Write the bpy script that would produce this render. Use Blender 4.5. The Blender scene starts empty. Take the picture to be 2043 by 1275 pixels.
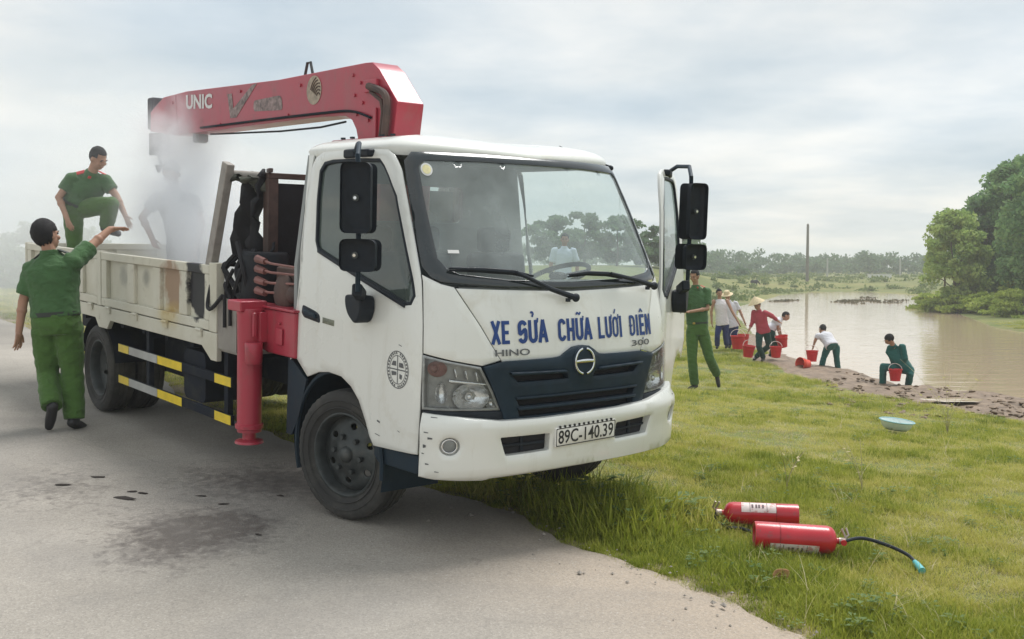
import bpy, bmesh, math, random
import numpy as np
from mathutils import Vector, Matrix, noise
from mathutils.geometry import delaunay_2d_cdt
rnd = random.Random(7)
sc = bpy.context.scene
C = sc.collection
# ------------------------------------------------------------------ camera
FPX, CX, CY, HOR = 2112.0, 1021.5, 637.5, 530.0
PITCH = math.atan((CY - HOR) / FPX)
CAM_H = 1.6
cam_d = bpy.data.cameras.new('camera')
cam = bpy.data.objects.new('camera', cam_d); C.objects.link(cam)
cam.location = (0, 0, CAM_H)
cam.rotation_euler = (math.pi / 2 - PITCH, 0, 0)
cam_d.sensor_width = 36.0
cam_d.lens = 36.0 * FPX / 2043.0
cam_d.clip_start = 0.05; cam_d.clip_end = 5000
sc.camera = cam
# ------------------------------------------------------------------ sky: thin sun behind an overcast deck
SUN_EL, SUN_AZ = math.radians(62), math.radians(38)   # azimuth from +Y, clockwise
world = bpy.data.worlds.new('World'); sc.world = world; world.use_nodes = True
wn, wl = world.node_tree.nodes, world.node_tree.links
wn.clear()
def WN(t, **kw):
    n = wn.new(t)
    for k, v in kw.items(): setattr(n, k, v)
    return n
w_out = WN('ShaderNodeOutputWorld'); w_bg = WN('ShaderNodeBackground'); w_bg.inputs['Strength'].default_value = 0.1
w_sky = WN('ShaderNodeTexSky', sky_type='NISHITA'); w_sky.sun_disc = False
w_sky.sun_elevation = SUN_EL; w_sky.sun_rotation = SUN_AZ; w_sky.air_density = 1.0; w_sky.dust_density = 2.0
w_tc = WN('ShaderNodeTexCoord'); w_sep = WN('ShaderNodeSeparateXYZ')
wl.new(w_tc.outputs['Generated'], w_sep.inputs[0])
# project the view direction on a cloud deck: (x, y) / (z + 0.12)
w_add = WN('ShaderNodeMath', operation='ADD'); w_add.inputs[1].default_value = 0.13
w_abs = WN('ShaderNodeMath', operation='ABSOLUTE'); wl.new(w_sep.outputs[2], w_abs.inputs[0]); wl.new(w_abs.outputs[0], w_add.inputs[0])
w_dx = WN('ShaderNodeMath', operation='DIVIDE'); w_dy = WN('ShaderNodeMath', operation='DIVIDE')
wl.new(w_sep.outputs[0], w_dx.inputs[0]); wl.new(w_add.outputs[0], w_dx.inputs[1])
wl.new(w_sep.outputs[1], w_dy.inputs[0]); wl.new(w_add.outputs[0], w_dy.inputs[1])
w_cmb = WN('ShaderNodeCombineXYZ'); wl.new(w_dx.outputs[0], w_cmb.inputs[0]); wl.new(w_dy.outputs[0], w_cmb.inputs[1])
def wnoise(scale, detail, seed, rough=.55):
    n = WN('ShaderNodeTexNoise'); n.inputs['Scale'].default_value = scale; n.inputs['Detail'].default_value = detail
    n.inputs['Roughness'].default_value = rough
    m = WN('ShaderNodeMapping'); m.inputs['Location'].default_value = (seed, seed * 1.7, seed * .3)
    wl.new(w_cmb.outputs[0], m.inputs[0]); wl.new(m.outputs[0], n.inputs['Vector']); return n
def wramp(src, stops):
    r = WN('ShaderNodeValToRGB'); wl.new(src, r.inputs[0]); e = r.color_ramp.elements
    while len(e) < len(stops): e.new(0.5)
    for i, (p, c) in enumerate(stops): e[i].position = p; e[i].color = c if len(c) == 4 else (*c, 1)
    return r
n1 = wnoise(1.0, 5, 3.1); n2 = wnoise(.42, 3, 8.3)
deck = wramp(n1.outputs['Fac'], [(.30, (4.2, 4.85, 5.3)), (.48, (5.6, 6.0, 6.2)), (.66, (7.5, 7.45, 7.2))])
tint = wramp(n2.outputs['Fac'], [(.35, (.95, .985, 1.02)), (.65, (1.05, 1.01, .955))])
w_mul = WN('ShaderNodeMix', data_type='RGBA', blend_type='MULTIPLY'); w_mul.inputs[0].default_value = 1
wl.new(deck.outputs[0], w_mul.inputs[6]); wl.new(tint.outputs[0], w_mul.inputs[7])
w_mix = WN('ShaderNodeMix', data_type='RGBA'); w_mix.inputs[0].default_value = .88
wl.new(w_sky.outputs[0], w_mix.inputs[6]); wl.new(w_mul.outputs[2], w_mix.inputs[7])
wl.new(w_mix.outputs[2], w_bg.inputs['Color']); wl.new(w_bg.outputs[0], w_out.inputs['Surface'])
sun_d = bpy.data.lights.new('sun', 'SUN'); sun_d.energy = 2.4; sun_d.angle = math.radians(26); sun_d.color = (1, .975, .94)
sun = bpy.data.objects.new('sun', sun_d); C.objects.link(sun)
sdir = Vector((math.sin(SUN_AZ) * math.cos(SUN_EL), math.cos(SUN_AZ) * math.cos(SUN_EL), math.sin(SUN_EL)))
sun.rotation_euler = sdir.to_track_quat('Z', 'Y').to_euler()
sc.view_settings.view_transform = 'Standard'; sc.view_settings.look = 'None'
sc.view_settings.exposure = 0.46; sc.view_settings.gamma = 1; sc.view_settings.use_curve_mapping = False
sc.render.engine = 'CYCLES'
cy = sc.cycles
cy.use_denoising = True; cy.max_bounces = 8; cy.transparent_max_bounces = 24; cy.volume_bounces = 6
cy.diffuse_bounces = 2; cy.glossy_bounces = 3; cy.transmission_bounces = 6; cy.volume_step_rate = 2.0; cy.volume_max_steps = 96
cy.sample_clamp_indirect = 6; cy.caustics_reflective = False; cy.caustics_refractive = False

# ------------------------------------------------------------------ measuring helpers (metres from traced pixels)
_cp, _sp = math.cos(PITCH), math.sin(PITCH)
def ray(px, py):
    v = ((px - CX) / FPX, 1.0, -(py - CY) / FPX)
    return np.array([v[0], _cp * v[1] + _sp * v[2], -_sp * v[1] + _cp * v[2]])
CAMP = np.array([0, 0, CAM_H])
def at(px, py, d):
    r = ray(px, py); return Vector(CAMP + r * (d / r[1]))
def atz(px, py, z):
    r = ray(px, py); return Vector(CAMP + r * ((z - CAM_H) / r[2]))
nrm = lambda v: v / np.linalg.norm(v)
_bk, _lf = nrm(ray(-720, 392)), nrm(ray(3600, 515))
TF = -_bk; TL = nrm(_lf - TF * _lf.dot(TF)); TU = np.cross(TF, TL)
TR = np.stack([TF, TL, TU], 1)                      # truck frame: X forward, Y to its left, Z up
_rw = ray(683, 907)
TO = CAMP + _rw * 6.35 - TR @ np.array([0, -.91, .39])
def side(px, py, Y):
    o, d = TR.T @ (CAMP - TO), TR.T @ ray(px, py)
    return o + d * ((Y - o[1]) / d[1])
def front(px, py, X):
    o, d = TR.T @ (CAMP - TO), TR.T @ ray(px, py)
    return o + d * ((X - o[0]) / d[0])
def t2w(X, Y, Z): return Vector(TO + TR @ np.array([X, Y, Z]))
def w2t(p): return TR.T @ (np.array(p) - TO)
# ------------------------------------------------------------------ materials
MATS = {}
def nodes(name):
    m = bpy.data.materials.new(name); m.use_nodes = True
    nt = m.node_tree; b = nt.nodes['Principled BSDF']
    return m, nt, b
def nd(nt, t, **kw):
    n = nt.nodes.new(t)
    for k, v in kw.items(): setattr(n, k, v)
    return n
def noise_n(nt, vec, scale, detail=4, rough=.55, dist=0):
    n = nd(nt, 'ShaderNodeTexNoise'); n.inputs['Scale'].default_value = scale; n.inputs['Detail'].default_value = detail
    n.inputs['Roughness'].default_value = rough; n.inputs['Distortion'].default_value = dist
    if vec is not None: nt.links.new(vec, n.inputs['Vector'])
    return n
def ramp(nt, src, stops):
    r = nd(nt, 'ShaderNodeValToRGB'); nt.links.new(src, r.inputs[0]); e = r.color_ramp.elements
    while len(e) < len(stops): e.new(.5)
    for i, (p, c) in enumerate(stops):
        e[i].position = p; e[i].color = (c, c, c, 1) if isinstance(c, (int, float)) else (*c, 1)
    return r
def mixc(nt, fac, a, b, mode='MIX'):
    n = nd(nt, 'ShaderNodeMix', data_type='RGBA', blend_type=mode)
    for sock, v in ((0, fac), (6, a), (7, b)):
        if hasattr(v, 'node'): nt.links.new(v, n.inputs[sock])
        elif isinstance(v, (int, float)): n.inputs[sock].default_value = v if sock == 0 else (v, v, v, 1)
        else: n.inputs[sock].default_value = (*v, 1)
    return n.outputs[2]
def mth(nt, op, a, b=None, clamp=False):
    n = nd(nt, 'ShaderNodeMath', operation=op); n.use_clamp = clamp
    for i, v in enumerate((a, b)):
        if v is None: continue
        if hasattr(v, 'node'): nt.links.new(v, n.inputs[i])
        else: n.inputs[i].default_value = v
    return n.outputs[0]
def bump(nt, b, h, strength, dist=.01):
    n = nd(nt, 'ShaderNodeBump'); n.inputs['Strength'].default_value = strength; n.inputs['Distance'].default_value = dist
    nt.links.new(h, n.inputs['Height']); nt.links.new(n.outputs[0], b.inputs['Normal'])
def pm(name, col, rough=.5, metal=0, coat=0, var=.12, scale=6, bmp=0, bscale=60, dirt=None, dscale=3, dlo=.5, dhi=.7, spec=None):
    """procedural Principled: base colour mottled by noise, optional dirt blotches and fine relief"""
    if name in MATS: return MATS[name]
    m, nt, b = nodes(name)
    tc = nd(nt, 'ShaderNodeTexCoord').outputs['Object']
    n1 = noise_n(nt, tc, scale, 5)
    lo = tuple(max(0, c * (1 - var)) for c in col); hi = tuple(min(1, c * (1 + var)) for c in col)
    c = ramp(nt, n1.outputs['Fac'], [(.3, lo), (.7, hi)]).outputs[0]
    if dirt:
        n2 = noise_n(nt, tc, dscale, 8, .65, .4)
        f = ramp(nt, n2.outputs['Fac'], [(dlo, 0.0), (dhi, 1.0)]).outputs[0]
        c = mixc(nt, mth(nt, 'MULTIPLY', f, .75), c, dirt)
    nt.links.new(c, b.inputs['Base Color'])
    r = ramp(nt, n1.outputs['Fac'], [(.3, max(.02, rough * .85)), (.7, min(1, rough * 1.15))]).outputs[0]
    nt.links.new(r, b.inputs['Roughness'])
    b.inputs['Metallic'].default_value = metal; b.inputs['Coat Weight'].default_value = coat; b.inputs['Coat Roughness'].default_value = .08
    if spec is not None: b.inputs['Specular IOR Level'].default_value = spec
    if bmp: bump(nt, b, noise_n(nt, tc, bscale, 4).outputs['Fac'], bmp)
    MATS[name] = m; return m
def glassmat(name, tint, ior=1.5, dust=.05, dust_glare_col=(.6, .65, .62), rough=.02):  # pale diffuse layer: dust plus sky reflection painted into the glass colour
    if name in MATS: return MATS[name]
    m, nt, b = nodes(name); nt.nodes.remove(b)
    out = nt.nodes['Material Output']
    tr = nd(nt, 'ShaderNodeBsdfTransparent'); tr.inputs[0].default_value = (*tint, 1)
    gl = nd(nt, 'ShaderNodeBsdfGlossy'); gl.inputs['Roughness'].default_value = rough
    fr = nd(nt, 'ShaderNodeFresnel'); fr.inputs[0].default_value = ior
    df = nd(nt, 'ShaderNodeBsdfDiffuse'); df.inputs[0].default_value = (*dust_glare_col, 1)
    tc = nd(nt, 'ShaderNodeTexCoord').outputs['Object']
    dn = ramp(nt, noise_n(nt, tc, 2.5, 6).outputs['Fac'], [(.3, dust * .4), (.7, dust * 1.5)])
    m1 = nd(nt, 'ShaderNodeMixShader'); nt.links.new(fr.outputs[0], m1.inputs[0]); nt.links.new(tr.outputs[0], m1.inputs[1]); nt.links.new(gl.outputs[0], m1.inputs[2])
    m2 = nd(nt, 'ShaderNodeMixShader'); nt.links.new(dn.outputs[0], m2.inputs[0]); nt.links.new(m1.outputs[0], m2.inputs[1]); nt.links.new(df.outputs[0], m2.inputs[2])
    nt.links.new(m2.outputs[0], out.inputs['Surface'])
    MATS[name] = m; return m
# ------------------------------------------------------------------ mesh helpers
class MB:
    def __init__(s): s.v, s.f = [], []
    def add(s, vs, fs):
        o = len(s.v); s.v += [tuple(map(float, q)) for q in vs]; s.f += [tuple(i + o for i in q) for q in fs]; return s
    def box(s, c, d, rot=None):
        x, y, z = (q / 2 for q in d); vs = [Vector((i * x, j * y, k * z)) for i in (-1, 1) for j in (-1, 1) for k in (-1, 1)]
        if rot is not None: vs = [rot @ q for q in vs]
        vs = [q + Vector(c) for q in vs]
        return s.add(vs, [(0, 1, 3, 2), (4, 6, 7, 5), (0, 4, 5, 1), (2, 3, 7, 6), (0, 2, 6, 4), (1, 5, 7, 3)])
    def bb(s, x0, x1, y0, y1, z0, z1): return s.box(((x0 + x1) / 2, (y0 + y1) / 2, (z0 + z1) / 2), (abs(x1 - x0), abs(y1 - y0), abs(z1 - z0)))
    def bar(s, a, b, w, h=None, up=(0, 0, 1)):
        a, b = Vector(a), Vector(b); d = b - a; L = d.length; x = d / L; u = Vector(up)
        if abs(x.dot(u)) > .98: u = Vector((1, 0, 0))
        y = u.cross(x).normalized(); z = x.cross(y)
        return s.box((a + b) / 2, (L, w, h or w), Matrix((x, y, z)).transposed())
    def tube(s, pts, r, n=10, cap=True, close=False):
        pts = [Vector(p) for p in pts]; k = len(pts); rs = r if isinstance(r, (list, tuple)) else [r] * k
        vs, fs = [], []; prev = None
        for i, p in enumerate(pts):
            t = (pts[(i + 1) % k] - pts[i - 1]) if close else (pts[min(i + 1, k - 1)] - pts[max(i - 1, 0)])
            t = t.normalized() if t.length > 1e-9 else Vector((0, 0, 1))
            if prev is None:
                u = t.orthogonal().normalized()
            else:
                u = prev - t * prev.dot(t); u = u.normalized() if u.length > 1e-6 else t.orthogonal().normalized()
            prev = u; w = t.cross(u)
            for j in range(n):
                a = 2 * math.pi * j / n; vs.append(p + (u * math.cos(a) + w * math.sin(a)) * rs[i])
        for i in range(k if close else k - 1):
            for j in range(n):
                fs.append((i * n + j, i * n + (j + 1) % n, ((i + 1) % k) * n + (j + 1) % n, ((i + 1) % k) * n + j))
        if cap and not close: fs += [tuple(range(n))[::-1], tuple((k - 1) * n + j for j in range(n))]
        return s.add(vs, fs)
    def cyl(s, a, b, r, n=16, r2=None): return s.tube([a, b], [r, r if r2 is None else r2], n)
    def lathe(s, prof, n=32, o=(0, 0, 0), axis='Z', close=False, mod=None):
        vs, fs = [], []; k = len(prof)
        for j in range(n):
            a = 2 * math.pi * j / n
            for i, (r, h) in enumerate(prof):
                rr = r * (mod(j, i) if mod else 1)
                q = (rr * math.cos(a), rr * math.sin(a), h)
                if axis == 'Y': q = (q[0], q[2], q[1])
                if axis == 'X': q = (q[2], q[0], q[1])
                vs.append(Vector(q) + Vector(o))
        for j in range(n):
            for i in range(k if close else k - 1):
                i2 = (i + 1) % k
                fs.append((j * k + i, ((j + 1) % n) * k + i, ((j + 1) % n) * k + i2, j * k + i2))
        return s.add(vs, fs)
    def prism(s, poly, ext, plane='XZ', at=0):
        """extrude a polygon given in a plane by ext along the third axis"""
        k = len(poly); mp = {'XZ': lambda a, b, c: (a, c, b), 'YZ': lambda a, b, c: (c, a, b), 'XY': lambda a, b, c: (a, b, c)}[plane]
        vs = [mp(a, b, at) for a, b in poly] + [mp(a, b, at + ext) for a, b in poly]
        return s.add(vs, [tuple(range(k)), tuple(range(k, 2 * k))[::-1]] + [(i, i + k, (i + 1) % k + k, (i + 1) % k) for i in range(k)])
    def ell(s, c, r, n=14, m=9, rot=None):
        vs, fs = [], []
        for i in range(m + 1):
            th = math.pi * i / m
            for j in range(n):
                ph = 2 * math.pi * j / n
                q = Vector((r[0] * math.sin(th) * math.cos(ph), r[1] * math.sin(th) * math.sin(ph), r[2] * math.cos(th)))
                if rot is not None: q = rot @ q
                vs.append(q + Vector(c))
        for i in range(m):
            for j in range(n): fs.append((i * n + j, (i + 1) * n + j, (i + 1) * n + (j + 1) % n, i * n + (j + 1) % n))
        return s.add(vs, fs)
    def build(s, name, mat=None, parent=None, smooth=False, bevel=0, seg=2, loc=None, fix=True, angle=40):
        me = bpy.data.meshes.new(name); me.from_pydata(s.v, [], s.f); me.update()
        if fix:
            bm = bmesh.new(); bm.from_mesh(me); bmesh.ops.remove_doubles(bm, verts=bm.verts, dist=1e-5)
            bmesh.ops.recalc_face_normals(bm, faces=bm.faces); bm.to_mesh(me); bm.free()
        return link(name, me, mat, parent, smooth, bevel, seg, loc, angle)
def link(name, me, mat=None, parent=None, smooth=False, bevel=0, seg=2, loc=None, angle=40):
    o = bpy.data.objects.new(name, me); C.objects.link(o)
    if mat is not None: me.materials.append(mat)
    if parent is not None: o.parent = parent
    if loc is not None: o.location = loc
    if smooth or bevel:
        me.polygons.foreach_set('use_smooth', [True] * len(me.polygons))
        if smooth and not bevel: sharp_by_angle(me, angle)
    if bevel:
        b = o.modifiers.new('bevel', 'BEVEL'); b.width = bevel; b.segments = seg; b.limit_method = 'ANGLE'; b.angle_limit = math.radians(35)
        b.harden_normals = True
    return o
def sharp_by_angle(me, deg):
    try: me.set_sharp_from_angle(angle=math.radians(deg))
    except Exception: pass
def tag(o, label=None, cat=None, group=None, kind=None):
    for k, v in (('label', label), ('category', cat), ('group', group), ('kind', kind)):
        if v: o[k] = v
    return o
def empty(name, loc=(0, 0, 0), rot=None, label=None, cat=None, group=None):
    o = bpy.data.objects.new(name, None); C.objects.link(o); o.empty_display_size = .2
    if rot is not None: o.matrix_world = Matrix.Translation(Vector(loc)) @ (rot.to_4x4() if len(rot) == 3 else rot)
    else: o.location = loc
    tag(o, label, cat, group); return o
def inpoly(x, y, P):
    r = False; n = len(P); j = n - 1
    for i in range(n):
        if (P[i][1] > y) != (P[j][1] > y) and x < (P[j][0] - P[i][0]) * (y - P[i][1]) / (P[j][1] - P[i][1] + 1e-15) + P[i][0]: r = not r
        j = i
    return r
def dens(P, res):
    o = []
    for i in range(len(P)):
        a, b = P[i], P[(i + 1) % len(P)]; k = max(1, int(math.ceil(math.hypot(b[0] - a[0], b[1] - a[1]) / res)))
        o += [(a[0] + (b[0] - a[0]) * t / k, a[1] + (b[1] - a[1]) * t / k) for t in range(k)]
    return o
def rounded(P, r, n=4):
    """polygon with its corners rounded by radius r (a number, or one per corner)"""
    o = []; k = len(P)
    for i in range(k):
        p = Vector(P[i]); a = Vector(P[i - 1]) - p; b = Vector(P[(i + 1) % k]) - p
        rr = r[i] if isinstance(r, (list, tuple)) else r
        t = min(rr, a.length * .45, b.length * .45)
        if t < 1e-5: o.append(tuple(p)); continue
        A, B = p + a.normalized() * t, p + b.normalized() * t
        for j in range(n + 1):
            q = j / n; o.append(tuple(A * (1 - q) ** 2 + p * 2 * q * (1 - q) + B * q * q))
    return o
def area(P): return .5 * sum(P[i][0] * P[(i + 1) % len(P)][1] - P[(i + 1) % len(P)][0] * P[i][1] for i in range(len(P)))
def inset(P, d):
    """shrink a counter-clockwise loop by d"""
    n = len(P); o = []
    for i in range(n):
        a, p, b = Vector(P[i - 1]), Vector(P[i]), Vector(P[(i + 1) % n])
        e1 = (p - a).normalized() if (p - a).length > 1e-9 else Vector((1, 0)); e2 = (b - p).normalized() if (b - p).length > 1e-9 else e1
        n1, n2 = Vector((-e1.y, e1.x)), Vector((-e2.y, e2.x)); m = n1 + n2
        m = n1 if m.length < 1e-6 else m / max(.35, m.dot(n1) if m.length else 1)
        o.append(tuple(p + m * d))
    return o
def patch(name, poly, mat, parent, surf, holes=(), off=0.0, thick=.012, res=.05, edge=.004, hole_thick=None, smooth=True):
    """a sheet cut to a 2-D outline (with holes), wrapped on surf(u, v) -> point, with rounded rim and thickness"""
    loops = [dens(poly if area(poly) > 0 else poly[::-1], res)] + [dens(h if area(h) < 0 else h[::-1], res) for h in holes]
    fo = off if callable(off) else (lambda u, v: off)
    pts, edges, dep = [], [], []
    def addloop(L, d):
        o = len(pts); pts.extend(L); dep.extend([d] * len(L)); edges.extend([(o + i, o + (i + 1) % len(L)) for i in range(len(L))]); return range(o, o + len(L))
    bl = []
    for L in loops:
        bl.append(addloop(L, -edge * .8))
        if edge: addloop(inset(L, edge), 0)
    A = np.array([p for L in loops for p in L]); B = np.array([L[(i + 1) % len(L)] for L in loops for i in range(len(L))])
    u0, v0 = A.min(0); u1, v1 = A.max(0)
    nu, nv = max(1, int((u1 - u0) / res)), max(1, int((v1 - v0) / res))
    for i in range(nu + 1):
        for j in range(nv + 1):
            q = (u0 + (u1 - u0) * (i + .5 * (j % 2)) / nu, v0 + (v1 - v0) * j / nv)
            if not inpoly(*q, loops[0]) or any(inpoly(*q, h) for h in loops[1:]): continue
            d = B - A; t = np.clip(((np.array(q) - A) * d).sum(1) / np.maximum((d * d).sum(1), 1e-12), 0, 1)
            if np.min(np.hypot(*(A + d * t[:, None] - np.array(q)).T)) < max(.45 * res, edge * 1.8): continue
            pts.append(q); dep.append(0)
    ov, oe, of, orig, _, _ = delaunay_2d_cdt([Vector(p) for p in pts], edges, [], 0, 1e-7)
    def P3(u, v, d):
        e = 1e-3; p = Vector(surf(u, v)); n = (Vector(surf(u + e, v)) - Vector(surf(u - e, v))).cross(Vector(surf(u, v + e)) - Vector(surf(u, v - e)))
        n = n.normalized() if n.length > 1e-12 else Vector((0, 0, 1)); return p + n * (fo(u, v) + d)
    V = [P3(q.x, q.y, min((dep[k] for k in orig[i]), default=0)) for i, q in enumerate(ov)]
    F = []
    for t in of:
        c = sum((ov[i] for i in t), Vector((0, 0))) / len(t)
        if inpoly(c.x, c.y, loops[0]) and not any(inpoly(c.x, c.y, h) for h in loops[1:]): F.append(tuple(t))
    mb = MB(); mb.v = [tuple(v) for v in V]; mb.f = F
    if thick:
        for li, r in enumerate(bl):
            L = [pts[i] for i in r]; n = len(L); o = len(mb.v); th = thick if li == 0 or hole_thick is None else hole_thick
            mb.v += [tuple(P3(*q, -edge * .8)) for q in L] + [tuple(P3(*q, -th)) for q in L]
            mb.f += [(o + i, o + n + i, o + n + (i + 1) % n, o + (i + 1) % n) for i in range(n)]
    me = bpy.data.meshes.new(name); me.from_pydata(mb.v, [], mb.f); me.update()
    return link(name, me, mat, parent, smooth=smooth, angle=55)
def textmesh(body, bold=0.0, spacing=1.0):
    cu = bpy.data.curves.new('txt', 'FONT'); cu.body = body; cu.size = 1; cu.offset = bold; cu.space_character = spacing; cu.resolution_u = 3
    ob = bpy.data.objects.new('txt', cu); C.objects.link(ob)
    dg = bpy.context.evaluated_depsgraph_get(); dg.update()
    me = bpy.data.meshes.new_from_object(ob.evaluated_get(dg)); bpy.data.objects.remove(ob); bpy.data.curves.remove(cu)
    v = np.array([q.co[:2] for q in me.vertices]); f = [tuple(p.vertices) for p in me.polygons]; bpy.data.meshes.remove(me)
    return v, f
def lettering(name, body, mat, parent, surf, u0, u1, v0, v1, off=.003, bold=.02, ref=None, spacing=1.0, slant=0):
    """text fitted in the box u0..u1 x v0..v1 of a surface; ref = glyphs whose height is v1 - v0"""
    v, f = textmesh(body, bold, spacing)
    hv, _ = textmesh(ref or 'H', bold)
    x0, x1 = v[:, 0].min(), v[:, 0].max(); h0, h1 = hv[:, 1].min(), hv[:, 1].max()
    uu = u0 + (v[:, 0] - x0) / (x1 - x0) * (u1 - u0); vv = v0 + (v[:, 1] - h0) / (h1 - h0) * (v1 - v0); uu = uu + (vv - v0) * slant
    V = []
    for a, b in zip(uu, vv):
        e = 1e-3; p = Vector(surf(a, b)); n = (Vector(surf(a + e, b)) - Vector(surf(a - e, b))).cross(Vector(surf(a, b + e)) - Vector(surf(a, b - e))).normalized()
        V.append(p + n * off)
    me = bpy.data.meshes.new(name); me.from_pydata([tuple(q) for q in V], [], f); me.update()
    return link(name, me, mat, parent)
def spline(H, n=6):
    H = [Vector(h) for h in H]; o = []
    for i in range(len(H) - 1):
        p0, p1, p2, p3 = H[max(0, i - 1)], H[i], H[i + 1], H[min(len(H) - 1, i + 2)]
        for t in np.linspace(0, 1, n + 1)[:-1]: o.append(.5 * ((2 * p1) + (p2 - p0) * t + (2 * p0 - 5 * p1 + 4 * p2 - p3) * t * t + (3 * p1 - p0 - 3 * p2 + p3) * t ** 3))
    return o + [H[-1]]
# ================================================================== the land
ZW = -1.0
POND_PX = [(2500, 842), (2043, 797), (1900, 780), (1800, 772), (1700, 742), (1640, 731), (1580, 717), (1530, 692), (1490, 656), (1470, 630), (1478, 611), (1530, 597),
           (1560, 589), (1620, 583), (1720, 582), (1830, 590), (1870, 611), (1990, 655), (2043, 664), (2500, 700)]
POND = np.array([tuple(atz(x, y, ZW))[:2] for x, y in POND_PX])
def pond_dist(x, y):
    """signed distance to the shoreline, positive on land"""
    P = np.stack([np.ravel(x), np.ravel(y)], 1).astype(float); best = np.full(len(P), 1e9); ins = np.zeros(len(P), bool)
    for i in range(len(POND)):
        a, b = POND[i], POND[(i + 1) % len(POND)]; d = b - a
        t = np.clip(((P - a) @ d) / (d @ d), 0, 1); best = np.minimum(best, np.hypot(*(P - a - t[:, None] * d).T))
        c = ((a[1] > P[:, 1]) != (b[1] > P[:, 1])) & (P[:, 0] < (b[0] - a[0]) * (P[:, 1] - a[1]) / (b[1] - a[1] + 1e-12) + a[0]); ins ^= c
    return np.where(ins, -best, best).reshape(np.shape(x))
def sm(a, b, x):
    t = np.clip((np.asarray(x, float) - a) / (b - a), 0, 1); return t * t * (3 - 2 * t)
def nz(x, y, s, seed=0.0):
    """cheap smooth 2-D noise, about -1..1"""
    x, y = np.asarray(x) * s + seed, np.asarray(y) * s - seed * .7
    return (np.sin(x * 1.3 + 1.7 * np.sin(y * .9 + .3)) + np.sin(y * 1.7 + 1.3 * np.sin(x * 1.1 + 2.1)) + .6 * np.sin(2.9 * x - 1.9 * y + 1.1 * np.sin(x * 2.3))) / 2.6
def trk(x, y):
    dx, dy = np.asarray(x, float) - TO[0], np.asarray(y, float) - TO[1]
    f = TF[:2] / np.linalg.norm(TF[:2]); l = TL[:2] / np.linalg.norm(TL[:2])
    return dx * f[0] + dy * f[1], dx * l[0] + dy * l[1]
def road_edge(X):
    X = np.asarray(X, float)
    return -.02 + .10 * nz(X, 0 * X, .8, 2.) + .06 * nz(X, 0 * X, 3.1, 5.) + .035 * nz(X, 0 * X, 11., 1.) + .45 * sm(-1, -13, X)
def G(x, y):
    x, y = np.asarray(x, float), np.asarray(y, float)
    X, Y = trk(x, y)
    zp = TO[2] + TF[2] * np.clip(X, -17, 4.2) + TL[2] * np.clip(Y, -8, 6)
    zp = zp + (-.35 - zp) * sm(24, 62, y)
    d = pond_dist(x, y)
    h = np.interp(d, [0, 1.0, 3, 6, 10, 14, 18], [.03, .07, .12, .22, .58, .88, 1.0])
    z = np.where(d > 0, ZW + (zp - ZW) * h, ZW + np.maximum(-.9, d * .22))
    z = z + 2.0 * sm(27, 13, x) * sm(-16, 4, x) * sm(48, 80, y) * sm(3, 12, d)
    z = z + .35 * sm(2, 9, d) * sm(38, 46, y) * sm(18, 26, x)                        # right bank stands a little higher
    inroad = sm(.05, -.15, Y - road_edge(X)) * sm(-9.5, -9.2, Y)
    mud = mudmask(x, y, d)
    z = z + (1 - inroad) * np.where(d > .2, 1, 0) * (.018 * nz(x, y, 2.3) + .012 * nz(x, y, 6.1, 4.)) * sm(60, 20, y) + mud * (.05 * nz(x, y, 3.7, 9.) + .03 * nz(x, y, 9.1, 1.))
    return z
def mudmask(x, y, d):
    """trodden mud along the near shore"""
    w = 1.0 + 5.6 * sm(5.0, 9.0, x) * sm(31, 25, y) + .6 * nz(x, y, .9, 3.)
    return sm(w, w * .6, d) * np.where(d > -1.5, 1, 0) * sm(45, 34, y)
def g1(x, y): return float(G(np.array([x]), np.array([y]))[0])
def onground(px, py, d0=3.0, d1=260):
    """where the sight line through a pixel meets the land"""
    r = ray(px, py); ds = np.geomspace(d0, d1, 1500); t = ds / r[1]
    p = CAMP[None] + r[None] * t[:, None]; g = G(p[:, 0], p[:, 1]); m_ = p[:, 2] <= g; k = int(np.argmax(m_)) if m_.any() else int(np.argmin(p[:, 2] - g))
    return Vector((p[k, 0], p[k, 1], g[k]))
# ---- ground sheet
def axis(lo, hi, n, c, w):
    t = np.linspace(math.asinh((lo - c) / w), math.asinh((hi - c) / w), n); return c + w * np.sinh(t)
gx = axis(-420, 420, 330, 2.5, 6); gy = np.concatenate([[-40, -15], axis(-4, 900, 330, 9, 9)])
GX, GY = np.meshgrid(gx, gy, indexing='ij'); GZ = G(GX, GY)
TX, TY = trk(GX, GY)
under_road = sm(-.02, -.12, TY - road_edge(TX)) * sm(-9.4, -9.2, TY) * sm(-60, -50, TX)
GZ2 = GZ - .05 * under_road
nx, ny = GX.shape
fi = np.arange(nx * ny).reshape(nx, ny)
me = bpy.data.meshes.new('ground')
me.from_pydata(np.stack([GX, GY, GZ2], -1).reshape(-1, 3).tolist(), [], np.stack([fi[:-1, :-1], fi[1:, :-1], fi[1:, 1:], fi[:-1, 1:]], -1).reshape(-1, 4).tolist())
dist = pond_dist(GX, GY)
for nm, arr in (('mud', np.maximum(mudmask(GX, GY, dist), sm(.3, -.4, dist))), ('edge', sm(.55, .0, TY - road_edge(TX) + .2 * nz(GX, GY, 2.7, 6.)) * sm(-30, -20, TX))):
    a = me.attributes.new(nm, 'FLOAT', 'POINT'); a.data.foreach_set('value', np.ravel(arr).astype(np.float32))
m, nt, b = nodes('meadow_soil')
geo = nd(nt, 'ShaderNodeNewGeometry').outputs['Position']
a1, a2, a3 = noise_n(nt, geo, .55, 6, .6), noise_n(nt, geo, 7, 6, .7), noise_n(nt, geo, 45, 3, .6)
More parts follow.
